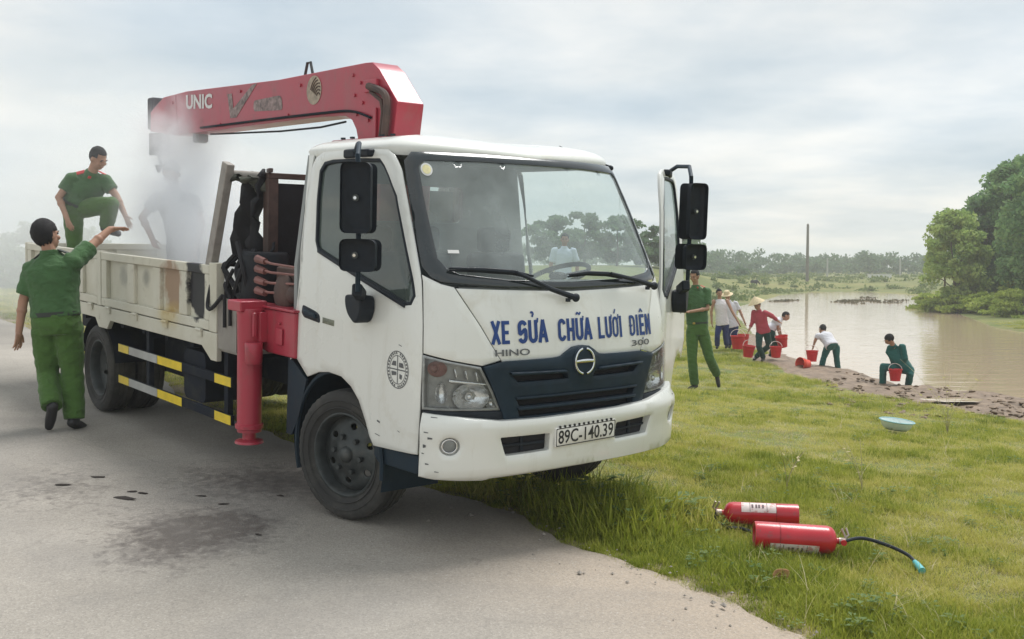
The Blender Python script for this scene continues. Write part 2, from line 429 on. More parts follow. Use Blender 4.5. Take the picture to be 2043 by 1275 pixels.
c = ramp(nt, a1.outputs['Fac'], [(.32, (.15, .21, .04)), (.5, (.24, .265, .065)), (.66, (.31, .285, .105))]).outputs[0]
c = mixc(nt, ramp(nt, a2.outputs['Fac'], [(.42, 0.), (.62, 1.)]).outputs[0], c, (.28, .235, .12))
bigp = nd(nt, 'ShaderNodeMapping'); bigp.inputs['Scale'].default_value = (.05, .16, .1); nt.links.new(geo, bigp.inputs[0]); bign = noise_n(nt, bigp.outputs[0], 1.0, 5, .65, .8)
c = mixc(nt, mth(nt, 'MULTIPLY', ramp(nt, bign.outputs['Fac'], [(.42, 0.), (.56, 1.)]).outputs[0], .55), c, (.085, .14, .04))
c = mixc(nt, mth(nt, 'MULTIPLY', ramp(nt, bign.outputs['Fac'], [(.58, 0.), (.68, 1.)]).outputs[0], .75), c, (.40, .33, .20))
c = mixc(nt, mth(nt, 'MULTIPLY', ramp(nt, a3.outputs['Fac'], [(.45, 0.), (.6, 1.)]).outputs[0], .5), c, (.05, .065, .018))
fe = nd(nt, 'ShaderNodeAttribute', attribute_name='edge').outputs['Fac']
c = mixc(nt, mth(nt, 'MULTIPLY', fe, ramp(nt, a2.outputs['Fac'], [(.3, .4), (.55, 1.)]).outputs[0]), c, (.34, .27, .19))
fm = nd(nt, 'ShaderNodeAttribute', attribute_name='mud').outputs['Fac']
mudc = ramp(nt, noise_n(nt, geo, 3.5, 7, .7).outputs['Fac'], [(.3, (.11, .078, .052)), (.55, (.25, .18, .125)), (.75, (.35, .27, .19))]).outputs[0]
mf = ramp(nt, mth(nt, 'ADD', fm, mth(nt, 'MULTIPLY', mth(nt, 'SUBTRACT', a2.outputs['Fac'], .5), 1.1)), [(.4, 0.), (.6, 1.)]).outputs[0]
c = mixc(nt, mf, c, mudc)
nt.links.new(c, b.inputs['Base Color'])
nt.links.new(ramp(nt, mf, [(0, .95), (1, .62)]).outputs[0], b.inputs['Roughness']); b.inputs['Specular IOR Level'].default_value = .25
bump(nt, b, a2.outputs['Fac'], .9, .05)
ground = link('ground', me, m, smooth=True, angle=180); tag(ground, 'grassy verge and fields sloping down to the pond', None, None, 'structure')
# ---- road sheet
rx = np.concatenate([np.linspace(-70, -12, 60)[:-1], np.linspace(-12, 7, 240)]); rt = np.linspace(0, 1, 90) ** 1.5
RX, RT = np.meshgrid(rx, rt, indexing='ij')
RY = road_edge(RX) + RT * (-9.3 - road_edge(RX))
f2 = TF[:2] / np.linalg.norm(TF[:2]); l2 = TL[:2] / np.linalg.norm(TL[:2])
WX = TO[0] + RX * f2[0] + RY * l2[0]; WY = TO[1] + RX * f2[1] + RY * l2[1]
WZ = TO[2] + TF[2] * np.clip(RX, -17, 4.2) + TL[2] * np.clip(RY, -8, 6); WZ = WZ + (-.35 - WZ) * sm(24, 62, WY)
WZ = WZ - .03 * sm(.03, 0, RT) + .004 * nz(RX, RY, 2.0)
n1_, n2_ = RX.shape; fi = np.arange(n1_ * n2_).reshape(n1_, n2_)
me = bpy.data.meshes.new('road')
me.from_pydata(np.stack([WX, WY, WZ], -1).reshape(-1, 3).tolist(), [], np.stack([fi[:-1, :-1], fi[:-1, 1:], fi[1:, 1:], fi[1:, :-1]], -1).reshape(-1, 4).tolist())
def lev(px, py, Z=0):
    o, d = TR.T @ (CAMP - TO), TR.T @ ray(px, py); return o + d * ((Z - o[2]) / d[2])
def blob(px, py, rx_, ry_, amp=1):
    q = lev(px, py); return amp * np.exp(-(((RX - q[0]) / rx_) ** 2 + ((RY - q[1]) / ry_) ** 2))
wet = np.clip(blob(385, 1060, .48, .42) + blob(440, 1050, .25, .3, .8) + blob(300, 1110, .3, .25, .5) + blob(420, 960, .5, .25, .45) + blob(150, 960, .7, .3, .35) + blob(60, 985, .5, .3, .4) + blob(560, 960, .5, .4, .9), 0, 1)
chalk = np.clip(blob(130, 1110, .55, .28) + blob(60, 1060, .5, .2, .8) + blob(230, 1040, .35, .25, .7) + blob(40, 890, .5, .3, .6), 0, 1)
sand = sm(1.5, 0, np.abs(RY - road_edge(RX))) * sm(-1, 2.2, RX)
for nm, arr in (('wet', wet), ('chalk', chalk), ('sand', sand)):
    a = me.attributes.new(nm, 'FLOAT', 'POINT'); a.data.foreach_set('value', np.ravel(arr).astype(np.float32))
m, nt, b = nodes('worn_road')
geo = nd(nt, 'ShaderNodeNewGeometry').outputs['Position']
r1, r2, r3 = noise_n(nt, geo, 1.1, 6, .6), noise_n(nt, geo, 70, 3, .7), noise_n(nt, geo, 14, 5, .65, .6)
c = ramp(nt, r1.outputs['Fac'], [(.3, (.31, .282, .245)), (.7, (.42, .385, .338))]).outputs[0]
c = mixc(nt, nd(nt, 'ShaderNodeAttribute', attribute_name='sand').outputs['Fac'], c, (.42, .345, .27))
vo = nd(nt, 'ShaderNodeTexVoronoi'); vo.inputs['Scale'].default_value = 110; nt.links.new(geo, vo.inputs['Vector'])
c = mixc(nt, mth(nt, 'MULTIPLY', ramp(nt, vo.outputs['Color'], [(.25, 0.), (.9, 1.)]).outputs[0], .36), c, (.14, .132, .122))
c = mixc(nt, mth(nt, 'MULTIPLY', ramp(nt, r2.outputs['Fac'], [(.58, 0.), (.7, 1.)]).outputs[0], .45), c, (.62, .59, .54))
def thresh(attr, tex, lo, hi, k=1.0):
    f = nd(nt, 'ShaderNodeAttribute', attribute_name=attr).outputs['Fac']
    return ramp(nt, mth(nt, 'ADD', f, mth(nt, 'MULTIPLY', mth(nt, 'SUBTRACT', tex, .5), k)), [(lo, 0.), (hi, 1.)]).outputs[0]
fw_ = thresh('wet', r3.outputs['Fac'], .25, 1.0, 2.2)
c = mixc(nt, mth(nt, 'MULTIPLY', fw_, .85), c, (.085, .07, .062))
# worn patches and fine cracks
c = mixc(nt, mth(nt, 'MULTIPLY', ramp(nt, noise_n(nt, geo, .45, 4, .55, 1.0).outputs['Fac'], [(.5, 0.), (.62, 1.)]).outputs[0], .28), c, (.20, .19, .18))
cwarp = mixc(nt, .18, geo, noise_n(nt, geo, 2.2, 4).outputs['Color']); vc = nd(nt, 'ShaderNodeTexVoronoi', feature='DISTANCE_TO_EDGE'); vc.inputs['Scale'].default_value = .75; nt.links.new(cwarp, vc.inputs['Vector'])
crk = mth(nt, 'MULTIPLY', ramp(nt, vc.outputs['Distance'], [(.003, 1.), (.010, 0.)]).outputs[0], ramp(nt, noise_n(nt, geo, .8, 3).outputs['Fac'], [(.48, 0.), (.58, 1.)]).outputs[0])
c = mixc(nt, mth(nt, 'MULTIPLY', crk, .12), c, (.10, .09, .08))
spk = noise_n(nt, geo, 26, 2, .5, .3)
c = mixc(nt, mth(nt, 'MULTIPLY', thresh('chalk', spk.outputs['Fac'], 1.02, 1.16, 2.6), .6), c, (.74, .72, .68))
nt.links.new(c, b.inputs['Base Color'])
nt.links.new(ramp(nt, fw_, [(0, .92), (1, .5)]).outputs[0], b.inputs['Roughness']); b.inputs['Specular IOR Level'].default_value = .3
bump(nt, b, mth(nt, 'ADD', vo.outputs['Distance'], r2.outputs['Fac']), .35, .006)
road = link('road', me, m, smooth=True, angle=180); tag(road, 'pale worn asphalt road with damp stain', None, None, 'structure')
# ---- pond
m, nt, b = nodes('pond_water')
geo = nd(nt, 'ShaderNodeNewGeometry').outputs['Position']
b.inputs['Base Color'].default_value = (.50, .385, .265, 1); b.inputs['Roughness'].default_value = .06; b.inputs['IOR'].default_value = 1.33; b.inputs['Specular IOR Level'].default_value = .42
mp = nd(nt, 'ShaderNodeMapping'); mp.inputs['Scale'].default_value = (.55, 1.6, 1); nt.links.new(geo, mp.inputs[0])
wv = noise_n(nt, mp.outputs[0], 1.5, 3, .5); bump(nt, b, wv.outputs['Fac'], .28, .06)
rim = [tuple(p) for p in POND]; cen = POND.mean(0)
mb = MB(); big = [((p[0] - cen[0]) * 1.06 + cen[0], (p[1] - cen[1]) * 1.06 + cen[1]) for p in rim]
mb.add([(x, y, ZW) for x, y in big], [tuple(range(len(big)))])
pond = mb.build('pond', m); tag(pond, 'still brown pond reflecting the sky', None, None, 'structure')
pud = onground(1905, 803); mb = MB()
pp = [(pud.x + .5 * math.cos(a) * (1 + .25 * math.sin(3 * a)), pud.y + .35 * math.sin(a) * (1 + .3 * math.cos(2 * a)), pud.z + .02) for a in np.linspace(0, 2 * math.pi, 40)[:-1]]
mb.add(pp, [tuple(range(len(pp)))]); tag(mb.build('puddle', m), 'shallow puddle in the mud by the pond', None, None, 'structure')

# ---- grass: tufts instanced over the verge (stuff)
def leafmat(name, cols, rough=.6, trans=.4):
    if name in MATS: return MATS[name]
    m, nt, b = nodes(name)
    oi = nd(nt, 'ShaderNodeObjectInfo').outputs['Random']
    geo = nd(nt, 'ShaderNodeNewGeometry').outputs['Position']
    n = noise_n(nt, geo, 1.3, 4)
    f = mth(nt, 'ADD', mth(nt, 'MULTIPLY', oi, .5), mth(nt, 'MULTIPLY', n.outputs['Fac'], .5))
    c = ramp(nt, f, [(.2 + .6 * i / (len(cols) - 1), q) for i, q in enumerate(cols)]).outputs[0]
    nt.links.new(c, b.inputs['Base Color']); b.inputs['Roughness'].default_value = rough; b.inputs['Specular IOR Level'].default_value = .2
    tl = nd(nt, 'ShaderNodeBsdfTranslucent'); nt.links.new(c, tl.inputs[0])
    mx = nd(nt, 'ShaderNodeMixShader'); mx.inputs[0].default_value = trans
    nt.links.new(b.outputs[0], mx.inputs[1]); nt.links.new(tl.outputs[0], mx.inputs[2]); nt.links.new(mx.outputs[0], nt.nodes['Material Output'].inputs['Surface'])
    MATS[name] = m; return m
GR = leafmat('grass_green', [(.14, .20, .022), (.31, .355, .042), (.48, .475, .09)])
GY_ = leafmat('grass_yellowing', [(.42, .41, .075), (.53, .50, .125), (.62, .56, .19)])
GD = leafmat('grass_straw', [(.55, .47, .25), (.66, .57, .34), (.72, .64, .42)])
GW = leafmat('weed_leaf', [(.10, .18, .05), (.17, .25, .08), (.24, .31, .12)])
def blade(mb, p, ang, L, w, lean, segs=3, curl=.5):
    d = Vector((math.cos(ang), math.sin(ang), 0)); s = Vector((-d.y, d.x, 0)); vs = []
    for i in range(segs + 1):
        t = i / segs; q = Vector(p) + d * (lean * L * (t ** (1 + curl))) + Vector((0, 0, L * t * (1 - .35 * lean * t)))
        ww = w * (1 - t) ** .7 * .5
        vs += [q - s * ww, q + s * ww] if i < segs else [q]
    o = len(mb.v); mb.v += [tuple(q) for q in vs]
    for i in range(segs - 1): mb.f.append((o + 2 * i, o + 2 * i + 1, o + 2 * i + 3, o + 2 * i + 2))
    mb.f.append((o + 2 * segs - 2, o + 2 * segs - 1, o + 2 * segs))
tcol = bpy.data.collections.new('tuft_sources')
def tuft(name, mat, n, rad, L, w, lean, segs=3):
    r = random.Random(name); mb = MB()
    for _ in range(n):
        a, q = r.uniform(0, 6.28), rad * math.sqrt(r.random())
        blade(mb, (q * math.cos(a), q * math.sin(a), -.01), r.uniform(0, 6.28), L * r.uniform(.5, 1.15), w * r.uniform(.7, 1.3), r.uniform(*lean), segs)
    me = bpy.data.meshes.new(name); me.from_pydata(mb.v, [], mb.f); me.materials.append(mat)
    o = bpy.data.objects.new(name, me); tcol.objects.link(o); return o
tuft('a0', GR, 34, .07, .075, .005, (.2, .9)); tuft('a1', GR, 30, .08, .10, .0055, (.2, .8)); tuft('a2', GR, 40, .08, .05, .005, (.3, 1.1))
tuft('b0', GY_, 32, .08, .06, .0045, (.3, 1.2)); tuft('b1', GY_, 28, .08, .085, .0045, (.2, 1.0)); tuft('b2', GD, 26, .09, .05, .004, (.6, 1.8))
tuft('c0', GD, 6, .05, .15, .0035, (.3, 1.3)); tuft('c1', GD, 2, .03, .27, .004, (.2, .9), 4)
def weed(name, n, L):
    r = random.Random(name); mb = MB()
    for _ in range(n):
        a = r.uniform(0, 6.28); h = r.uniform(.01, .07); d = Vector((math.cos(a), math.sin(a), r.uniform(.1, .5))); p = Vector((math.cos(a) * .02, math.sin(a) * .02, h))
        s = Vector((-d.y, d.x, 0)); l = L * r.uniform(.6, 1.2)
        mb.add([p, p + d * l * .5 + s * l * .28, p + d * l - Vector((0, 0, l * .2)), p + d * l * .5 - s * l * .28], [(0, 1, 2, 3)])
    me = bpy.data.meshes.new(name); me.from_pydata(mb.v, [], mb.f); me.materials.append(GW)
    o = bpy.data.objects.new(name, me); tcol.objects.link(o)
weed('d0', 16, .038); weed('d1', 24, .032)
rs = np.random.RandomState(11)
N = 120000
dep = 3.9 * (48 / 3.9) ** rs.rand(N) ** .95; lat = (rs.rand(N) * 2 - 1) * (dep * .53 + .3)
d_ = pond_dist(lat, dep); X_, Y_ = trk(lat, dep); mud_ = mudmask(lat, dep, d_)
off_edge = Y_ - road_edge(X_)
stray = (off_edge > -.22) & (off_edge < .06) & (rs.rand(N) < .22)
keep = (d_ > .35) & (mud_ + .35 * nz(lat, dep, 3, 2) < .5) & (off_edge + .10 * rs.randn(N) > .03)
dry = 1.25 * nz(lat, dep, .9, 3.) + .9 * nz(lat, dep, 2.6, 8.) + .5 * nz(lat, dep, 6.3, 5.) + .55 * sm(5.6, 8.5, dep) - .8 * sm(1.1, .4, off_edge) - .3 * sm(.6, 2.2, lat) * sm(6.0, 4.8, dep)
thin = rs.rand(N) < np.clip(1.05 - .5 * np.clip(dry, 0, 1.9), .15, 1)
thin &= ~((off_edge < .25) & (rs.rand(N) < .45))
keep &= thin
keep |= stray & (d_ > 3)
keep &= ~((np.abs(X_) < .30) & (np.abs(Y_ - .83) < .10))
lat, dep, dry, oe, d_ = lat[keep], dep[keep], dry[keep], off_edge[keep], d_[keep]; K = len(lat)
u = rs.rand(K) * 1.5 - .75 + dry; idx = np.zeros(K, int); r_ = rs.rand(K)
idx[:] = np.where(u < -.15, np.where(r_ < .4, 0, np.where(r_ < .65, 1, 2)), np.where(u < .75, np.where(r_ < .5, 3, np.where(r_ < .75, 4, 2)), np.where(r_ < .35, 5, 3)))
q = rs.rand(K)
idx = np.where(q < .010, 6, np.where((q < .0118), 7, np.where((q > .978) & (dry < .5), 8 + (rs.rand(K) < .5), idx)))
scl = (rs.rand(K) * .5 + .75) * (1 + .03 * np.clip(dep - 5, 0, 22)) * np.where(dry < -.6, 1.25, 1)
Xk, Yk = trk(lat, dep); idx = np.where((np.abs(Xk - .6) < 1.3) & (np.abs(Yk - .8) < .8) & ((idx == 6) | (idx == 7)), 1, idx); scl *= .82; scl *= 1 + 1.5 * sm(-.6, .1, Xk) * sm(1.45, .95, Xk) * sm(.1, .4, Yk) * sm(1.5, 1.1, Yk)
scl *= 1 - .45 * sm(.3, 0, oe); idx = np.where(oe < .0, np.where(rs.rand(K) < .6, 5, 2), idx)
zz = G(lat, dep) - .004
me = bpy.data.meshes.new('grass'); me.from_pydata(np.stack([lat, dep, zz], 1).tolist(), [], [])
for nm, ty, arr in (('idx', 'INT', idx.astype(np.int32)), ('rot', 'FLOAT', (rs.rand(K) * 6.283).astype(np.float32)), ('scl', 'FLOAT', scl.astype(np.float32))):
    a = me.attributes.new(nm, ty, 'POINT'); a.data.foreach_set('value', arr)
grass = link('grass', me); tag(grass, 'short green and yellowing grass covering the verge', None, None, 'stuff')
def scatter_group(coll):
    ng = bpy.data.node_groups.new('scatter', 'GeometryNodeTree')
    ng.interface.new_socket('Geometry', in_out='INPUT', socket_type='NodeSocketGeometry'); ng.interface.new_socket('Geometry', in_out='OUTPUT', socket_type='NodeSocketGeometry')
    N_ = ng.nodes.new; L_ = ng.links.new
    gi, go = N_('NodeGroupInput'), N_('NodeGroupOutput'); mp_ = N_('GeometryNodeMeshToPoints'); ip = N_('GeometryNodeInstanceOnPoints'); ci = N_('GeometryNodeCollectionInfo')
    ci.inputs['Collection'].default_value = coll; ci.inputs['Separate Children'].default_value = True; ci.inputs['Reset Children'].default_value = True
    def na(n, t):
        k = N_('GeometryNodeInputNamedAttribute'); k.data_type = t; k.inputs['Name'].default_value = n; return k.outputs['Attribute']
    cx_ = N_('ShaderNodeCombineXYZ'); L_(na('rot', 'FLOAT'), cx_.inputs[2])
    ip.inputs['Pick Instance'].default_value = True
    L_(gi.outputs[0], mp_.inputs[0]); L_(mp_.outputs[0], ip.inputs['Points']); L_(ci.outputs[0], ip.inputs['Instance']); L_(na('idx', 'INT'), ip.inputs['Instance Index'])
    L_(cx_.outputs[0], ip.inputs['Rotation']); L_(na('scl', 'FLOAT'), ip.inputs['Scale']); L_(ip.outputs[0], go.inputs[0])
    return ng
md = grass.modifiers.new('scatter', 'NODES'); md.node_group = scatter_group(tcol)
# ================================================================== the crane truck
truck = empty('crane_truck', TO, Matrix(TR.tolist()), 'white cab-over crane truck with red boom and scorched cream cargo bed, half on the grass', 'truck')
WHITE = pm('cab_white', (.78, .785, .735), .30, coat=.5, var=.025, scale=2, dirt=(.60, .57, .47), dscale=4, dlo=.58, dhi=.82)
def streaks(m, col, amt, lo=.55, hi=.75, sc_=(7, 7, .7)):
    nt = m.node_tree; b = nt.nodes['Principled BSDF']; src = b.inputs['Base Color'].links[0].from_socket
    tc = nd(nt, 'ShaderNodeTexCoord').outputs['Object']; mp = nd(nt, 'ShaderNodeMapping'); mp.inputs['Scale'].default_value = sc_; nt.links.new(tc, mp.inputs[0])
    f = ramp(nt, noise_n(nt, mp.outputs[0], 1.6, 7, .7, .3).outputs['Fac'], [(lo, 0.), (hi, 1.)]).outputs[0]
    nt.links.new(mixc(nt, mth(nt, 'MULTIPLY', f, amt), src, col), b.inputs['Base Color'])
streaks(WHITE, (.48, .45, .36), .28)
BLACK = pm('black_plastic', (.014, .019, .026), .55, var=.3, scale=14, bmp=.1, bscale=160, spec=.25)
NAVY = pm('dark_blue_plastic', (.012, .026, .040), .5, var=.2, scale=8, dirt=(.04, .05, .056), dscale=7, dlo=.6, dhi=.85, spec=.22)
CHASSIS = pm('chassis_dark', (.012, .016, .025), .75, var=.35, scale=7, dirt=(.04, .04, .038), dscale=5, spec=.2)
RUBBER = pm('tyre_rubber', (.042, .041, .039), .88, var=.25, scale=9, dirt=(.125, .118, .10), dscale=4, dlo=.45, dhi=.75, bmp=.15, bscale=90)
STEEL = pm('wheel_steel', (.062, .07, .07), .55, metal=.4, var=.35, scale=9, dirt=(.15, .145, .13), dscale=7, dlo=.5, dhi=.75)
CHROME = pm('chrome', (.78, .79, .80), .14, metal=1, var=.08)
RED = pm('crane_red', (.42, .035, .062), .38, coat=.2, var=.10, scale=3, dirt=(.23, .06, .06), dscale=5, dlo=.56, dhi=.76)
streaks(RED, (.30, .10, .10), .6, .5, .72, (3, 3, 1.2)); streaks(RED, (.12, .05, .05), .5, .6, .7, (1.2, 6, 6))
YEL = pm('yellow_tape', (.85, .62, .03), .45, var=.10, scale=12)
INT = pm('cab_trim_grey', (.30, .32, .315), .75, var=.12, bmp=.1, bscale=200)
SEAT = pm('seat_cloth', (.075, .082, .09), .9, var=.2, scale=20)
GLASS = glassmat('windscreen_glass', (.82, .90, .87), 1.7, .25, (.62, .69, .68))
SGLASS = glassmat('side_glass', (.50, .58, .54), 1.85, .20, (.32, .40, .36))
LENS = glassmat('lamp_lens', (.93, .95, .95), 1.45, .05, (.7, .7, .68))
BLUEP = pm('blue_print', (.006, .045, .21), .45, var=.12, scale=30)
GREYP = pm('grey_print', (.10, .105, .11), .5, var=.1)
SILVER = pm('silver_print', (.42, .42, .40), .35, metal=.6, var=.1)
TAPEW = pm('guard_grey', (.42, .42, .40), .5, var=.2)
def bed_paint(name):
    m, nt, b = nodes(name); tc = nd(nt, 'ShaderNodeTexCoord').outputs['Object']
    n1, n2 = noise_n(nt, tc, 2.2, 7, .65), noise_n(nt, tc, 9, 6, .7, .5)
    c = ramp(nt, n1.outputs['Fac'], [(.3, (.56, .53, .42)), (.7, (.68, .66, .56))]).outputs[0]
    c = mixc(nt, mth(nt, 'MULTIPLY', ramp(nt, n2.outputs['Fac'], [(.60, 0.), (.72, 1.)]).outputs[0], .55), c, (.30, .27, .20))
    wob = noise_n(nt, tc, 6, 5, .6)
    def scorch(p, r, lo, hi):
        mp = nd(nt, 'ShaderNodeMapping'); mp.inputs['Location'].default_value = tuple(-p[i] / r[i] for i in range(3)); mp.inputs['Scale'].default_value = tuple(1 / q for q in r)
        nt.links.new(tc, mp.inputs[0]); l = nd(nt, 'ShaderNodeVectorMath', operation='LENGTH'); nt.links.new(mp.outputs[0], l.inputs[0])
        d = mth(nt, 'ADD', l.outputs['Value'], mth(nt, 'MULTIPLY', mth(nt, 'SUBTRACT', wob.outputs['Fac'], .5), 1.3))
        return ramp(nt, d, [(lo, 1.), (hi, 0.)]).outputs[0]
    c = mixc(nt, mth(nt, 'MULTIPLY', scorch((-2.45, -.97, 1.25), (.24, .5, .26), .7, 1.2), .85), c, (.30, .175, .10))
    c = mixc(nt, mth(nt, 'MULTIPLY', scorch((-2.5, -.97, 1.02), (.25, .5, .12), .4, 1.2), .5), c, (.55, .40, .10))
    c = mixc(nt, scorch((-1.98, -.97, 1.27), (.19, .5, .25), .8, 1.1), c, (.022, .022, .026))
    c = mixc(nt, mth(nt, 'MULTIPLY', scorch((-3.05, -.97, 1.27), (.10, .5, .10), .4, 1.0), .6), c, (.16, .16, .14))
    c = mixc(nt, mth(nt, 'MULTIPLY', scorch((-3.55, -.97, 1.25), (.14, .5, .10), .4, 1.0), .5), c, (.2, .2, .18))
    nt.links.new(c, b.inputs['Base Color']); b.inputs['Roughness'].default_value = .55
    bump(nt, b, n2.outputs['Fac'], .1, .01); MATS[name] = m; return m
BED = bed_paint('bed_cream')
POSTM = pm('smoked_grey_paint', (.30, .275, .245), .6, var=.2, scale=4, dirt=(.10, .085, .08), dscale=4, dlo=.5, dhi=.75)
SOOT_GAP = pm('soot_gap_black', (.018, .018, .021), .9, var=.5, scale=10, bmp=.4, bscale=30)  # real soot, and the black of sheets added behind gaps and openings
RUSTP = pm('scorched_brown', (.10, .065, .055), .8, var=.35, scale=7, dirt=(.04, .035, .035), dscale=6)
PINK = pm('scorched_red_knob', (.24, .11, .095), .6, var=.25)
# ---- cab surface: sections that are superellipses in front and straight along the doors
NE = 2.5
def _tab(zs, vs):
    zz = np.linspace(.2, 2.6, 481); v = np.interp(zz, zs, vs); k = np.exp(-.5 * (np.arange(-12, 13) / 5.) ** 2); k /= k.sum()
    return zz, np.convolve(np.pad(v, 12, mode='edge'), k, 'valid')
T_x = _tab([.3, .5, .78, 1.05, 1.25, 1.47, 2.165, 2.23], [1.06, 1.08, 1.08, 1.07, 1.045, .99, .63, .56])
T_w = _tab([.3, .5, .9, 1.2, 1.45, 1.9, 2.165, 2.25], [.955, .965, .968, .96, .945, .90, .855, .825])
T_a = _tab([.3, 1.2, 1.5, 2.2], [.32, .32, .32, .30])
def cprof(z): return np.interp(z, *T_x), np.interp(z, *T_w), np.interp(z, *T_a)
_t = np.linspace(0, np.pi / 2, 2001); _Y = np.sin(_t) ** (2 / NE); _X = np.cos(_t) ** (2 / NE)
_s = np.concatenate([[0], np.cumsum(np.hypot(np.diff(_Y * .95), np.diff(_X * .32)))]); U0 = _s[-1]
def cab(u, z):
    xf, w, a = cprof(z); xc = xf - a; s = abs(u); sg = -1 if u < 0 else 1
    if s <= U0: return Vector((xc + a * np.interp(s, _s, _X), sg * w * np.interp(s, _s, _Y), z))
    return Vector((xc - (s - U0), sg * w, z))
def uX(X, z, sg=-1):
    xf, w, a = cprof(z); xc = xf - a
    if X <= xc: return sg * (U0 + xc - X)
    return sg * np.interp((X - xc) / a, _X[::-1], _s[::-1])
def sp(L, sg=-1): return [(uX(x, z, sg), z) for x, z in L]
def mir(P): return [(-u, z) for u, z in P][::-1]
def sym(P): return P + [(-u, z) for u, z in P[::-1] if abs(u) > 1e-6]
# ---- cab shell
patch('front_panel', sym([(0, 1.425), (-.5, 1.438), (-.772, 1.447), (-.645, 1.245), (-.528, 1.05), (-.3, 1.04), (0, 1.04)]), WHITE, truck, cab, res=.045)
for sg in (-1, 1):
    P = [(-.948, 1.515), (-.917, 1.50), (-.85, 1.468), (-.782, 1.452), (-.654, 1.249), (-.54, 1.062), (-.647, 1.036), (-.82, 1.068), (-.968, 1.102), (-.962, 1.27), (-.948, 1.48)]
    patch('corner_panel', P if sg < 0 else mir(P), WHITE, truck, cab, res=.04)
    P = sp([(-.512, 2.19), (-.57, 2.19), (-.57, .90), (-.53, .925), (-.525, 1.15), (-.514, 1.6)])
    patch('rear_pillar', P if sg < 0 else mir(P), WHITE, truck, cab, res=.06)
for sg in (-1, 1):                                   # black strips added behind the panel joints so the gaps look shaded
    o_ = (lambda P: P) if sg < 0 else mir
    for P in ([(-.935, 1.52), (-.975, 1.52), (-.985, 1.27), (-1.0, .9), (-1.02, .57), (-.985, .57), (-.965, .9), (-.95, 1.27)], [(-.795, 1.46), (-.755, 1.46), (-.63, 1.249), (-.51, 1.05), (-.56, 1.05), (-.672, 1.249)], sp([(-.49, 2.15), (-.535, 2.15), (-.545, 1.15), (-.545, .96), (-.50, .95), (-.495, 1.6)])):
        patch('seam_backing', o_(P), SOOT_GAP, truck, cab, off=-.016, thick=0, res=.06, edge=0)
# windscreen: black frit frame and clear glass
WSO = sym([(0, 2.19), (-.45, 2.188), (-.89, 2.182), (-.945, 2.13), (-.94, 1.56), (-.90, 1.50), (-.85, 1.478), (-.5, 1.452), (0, 1.438)])
WSI = sym([(0, 2.145), (-.45, 2.143), (-.82, 2.135), (-.862, 2.10), (-.845, 1.60), (-.80, 1.545), (-.74, 1.52), (-.45, 1.490), (0, 1.476)])
FRIT = pm('windscreen_border', (.016, .022, .024), .16, coat=.6, var=.2)
frit = patch('windscreen_frame', WSO, FRIT, truck, cab, holes=[WSI], off=.003, thick=.02, res=.05, edge=.002)
ws = patch('windscreen', sym([(u * 1.03, z) for u, z in WSI[:len(WSI) // 2 + 1]]), GLASS, truck, cab, off=-.004, thick=0, res=.05, edge=0)
def disc(u, v, r, n=24, k=1.0): return [(u + r * math.cos(2 * math.pi * i / n), v + k * r * math.sin(2 * math.pi * i / n)) for i in range(n)]
STK = pm('sticker_yellow', (.80, .74, .42), .6, var=.15, scale=40); STW = pm('sticker_white', (.8, .8, .78), .6, var=.05)
stk = patch('inspection_sticker', disc(-.815, 2.085, .036), STW, ws, cab, off=.001, thick=0, res=.02, edge=0)
patch('sticker_print', disc(-.815, 2.085, .026), STK, ws, cab, off=.003, thick=0, res=.02, edge=0)
patch('small_sticker', [(-.78, 1.63), (-.715, 1.63), (-.715, 1.648), (-.78, 1.648)], STW, ws, cab, off=.001, thick=0, res=.03, edge=0)
# roof
per = [(cab(u, 2.212 - .030 * max(0., 1 - abs(u) / 1.0)), 0) for u in np.linspace(uX(-.57, 2.2), -uX(-.57, 2.2), 121)]
pr = [p for p, _ in per]; back = [pr[-1].lerp(pr[0], t) for t in np.linspace(0, 1, 24)[1:-1]]
ring = pr + back; mb = MB(); nR = len(ring); lv = [.985, 1.004, .992, .975, .95, .91, .84, .7, .5, .25, .05]
cen = Vector((-.02, 0, 0))
for s_ in lv:
    for p in ring:
        q = cen + (Vector((p.x, p.y, 0)) - cen) * s_; e = min(1, s_)
        zt = p.z + (-.045 if s_ == .985 else .098 * (1 - e ** 5) ** .55); mb.v.append((q.x, q.y, zt))
for i in range(len(lv) - 1):
    for j in range(nR): mb.f.append((i * nR + j, i * nR + (j + 1) % nR, (i + 1) * nR + (j + 1) % nR, (i + 1) * nR + j))
mb.f.append(tuple((len(lv) - 1) * nR + j for j in range(nR)))
roof = mb.build('roof', WHITE, truck, smooth=True, angle=60)
for X, Y in ((-.40, -.70), (-.28, -.705), (.05, -.70), (.16, -.695)): MB().box((X, Y, 2.296), (.03, .018, .012)).build('roof_clip', BLACK, roof)
lin = MB()
lin.add([(p.x * .97, p.y * .96, 2.195) for p in ring], [tuple(range(nR))]); lin.build('roof_lining', INT, truck)
MB().tube([(.44, .80, 2.19), (.24, .79, 2.245), (-.03, .78, 2.335)], [.006, .004, .0025], 6).build('antenna', BLACK, truck)
MB().ell((.45, .80, 2.175), (.03, .016, .02)).build('antenna_base', BLACK, truck, smooth=True)
# rear wall with window
def yz(X): return lambda u, v: Vector((X, -u, v))
RW = rounded([(-.36, 1.79), (.42, 1.79), (.42, 2.035), (-.36, 2.035)], .05)
rw = patch('rear_wall', [(-.93, .95), (.93, .95), (.93, 1.5), (.84, 2.19), (-.84, 2.19), (-.93, 1.5)], INT, truck, lambda u, v: Vector((-.55, u, v)), holes=[[(-u, v) for u, v in RW]], thick=.04, res=.25)
patch('rear_window', [(-u * 1.02, v) for u, v in RW], GLASS, rw, lambda u, v: Vector((-.56, u, v)), thick=0, res=.2, edge=0)
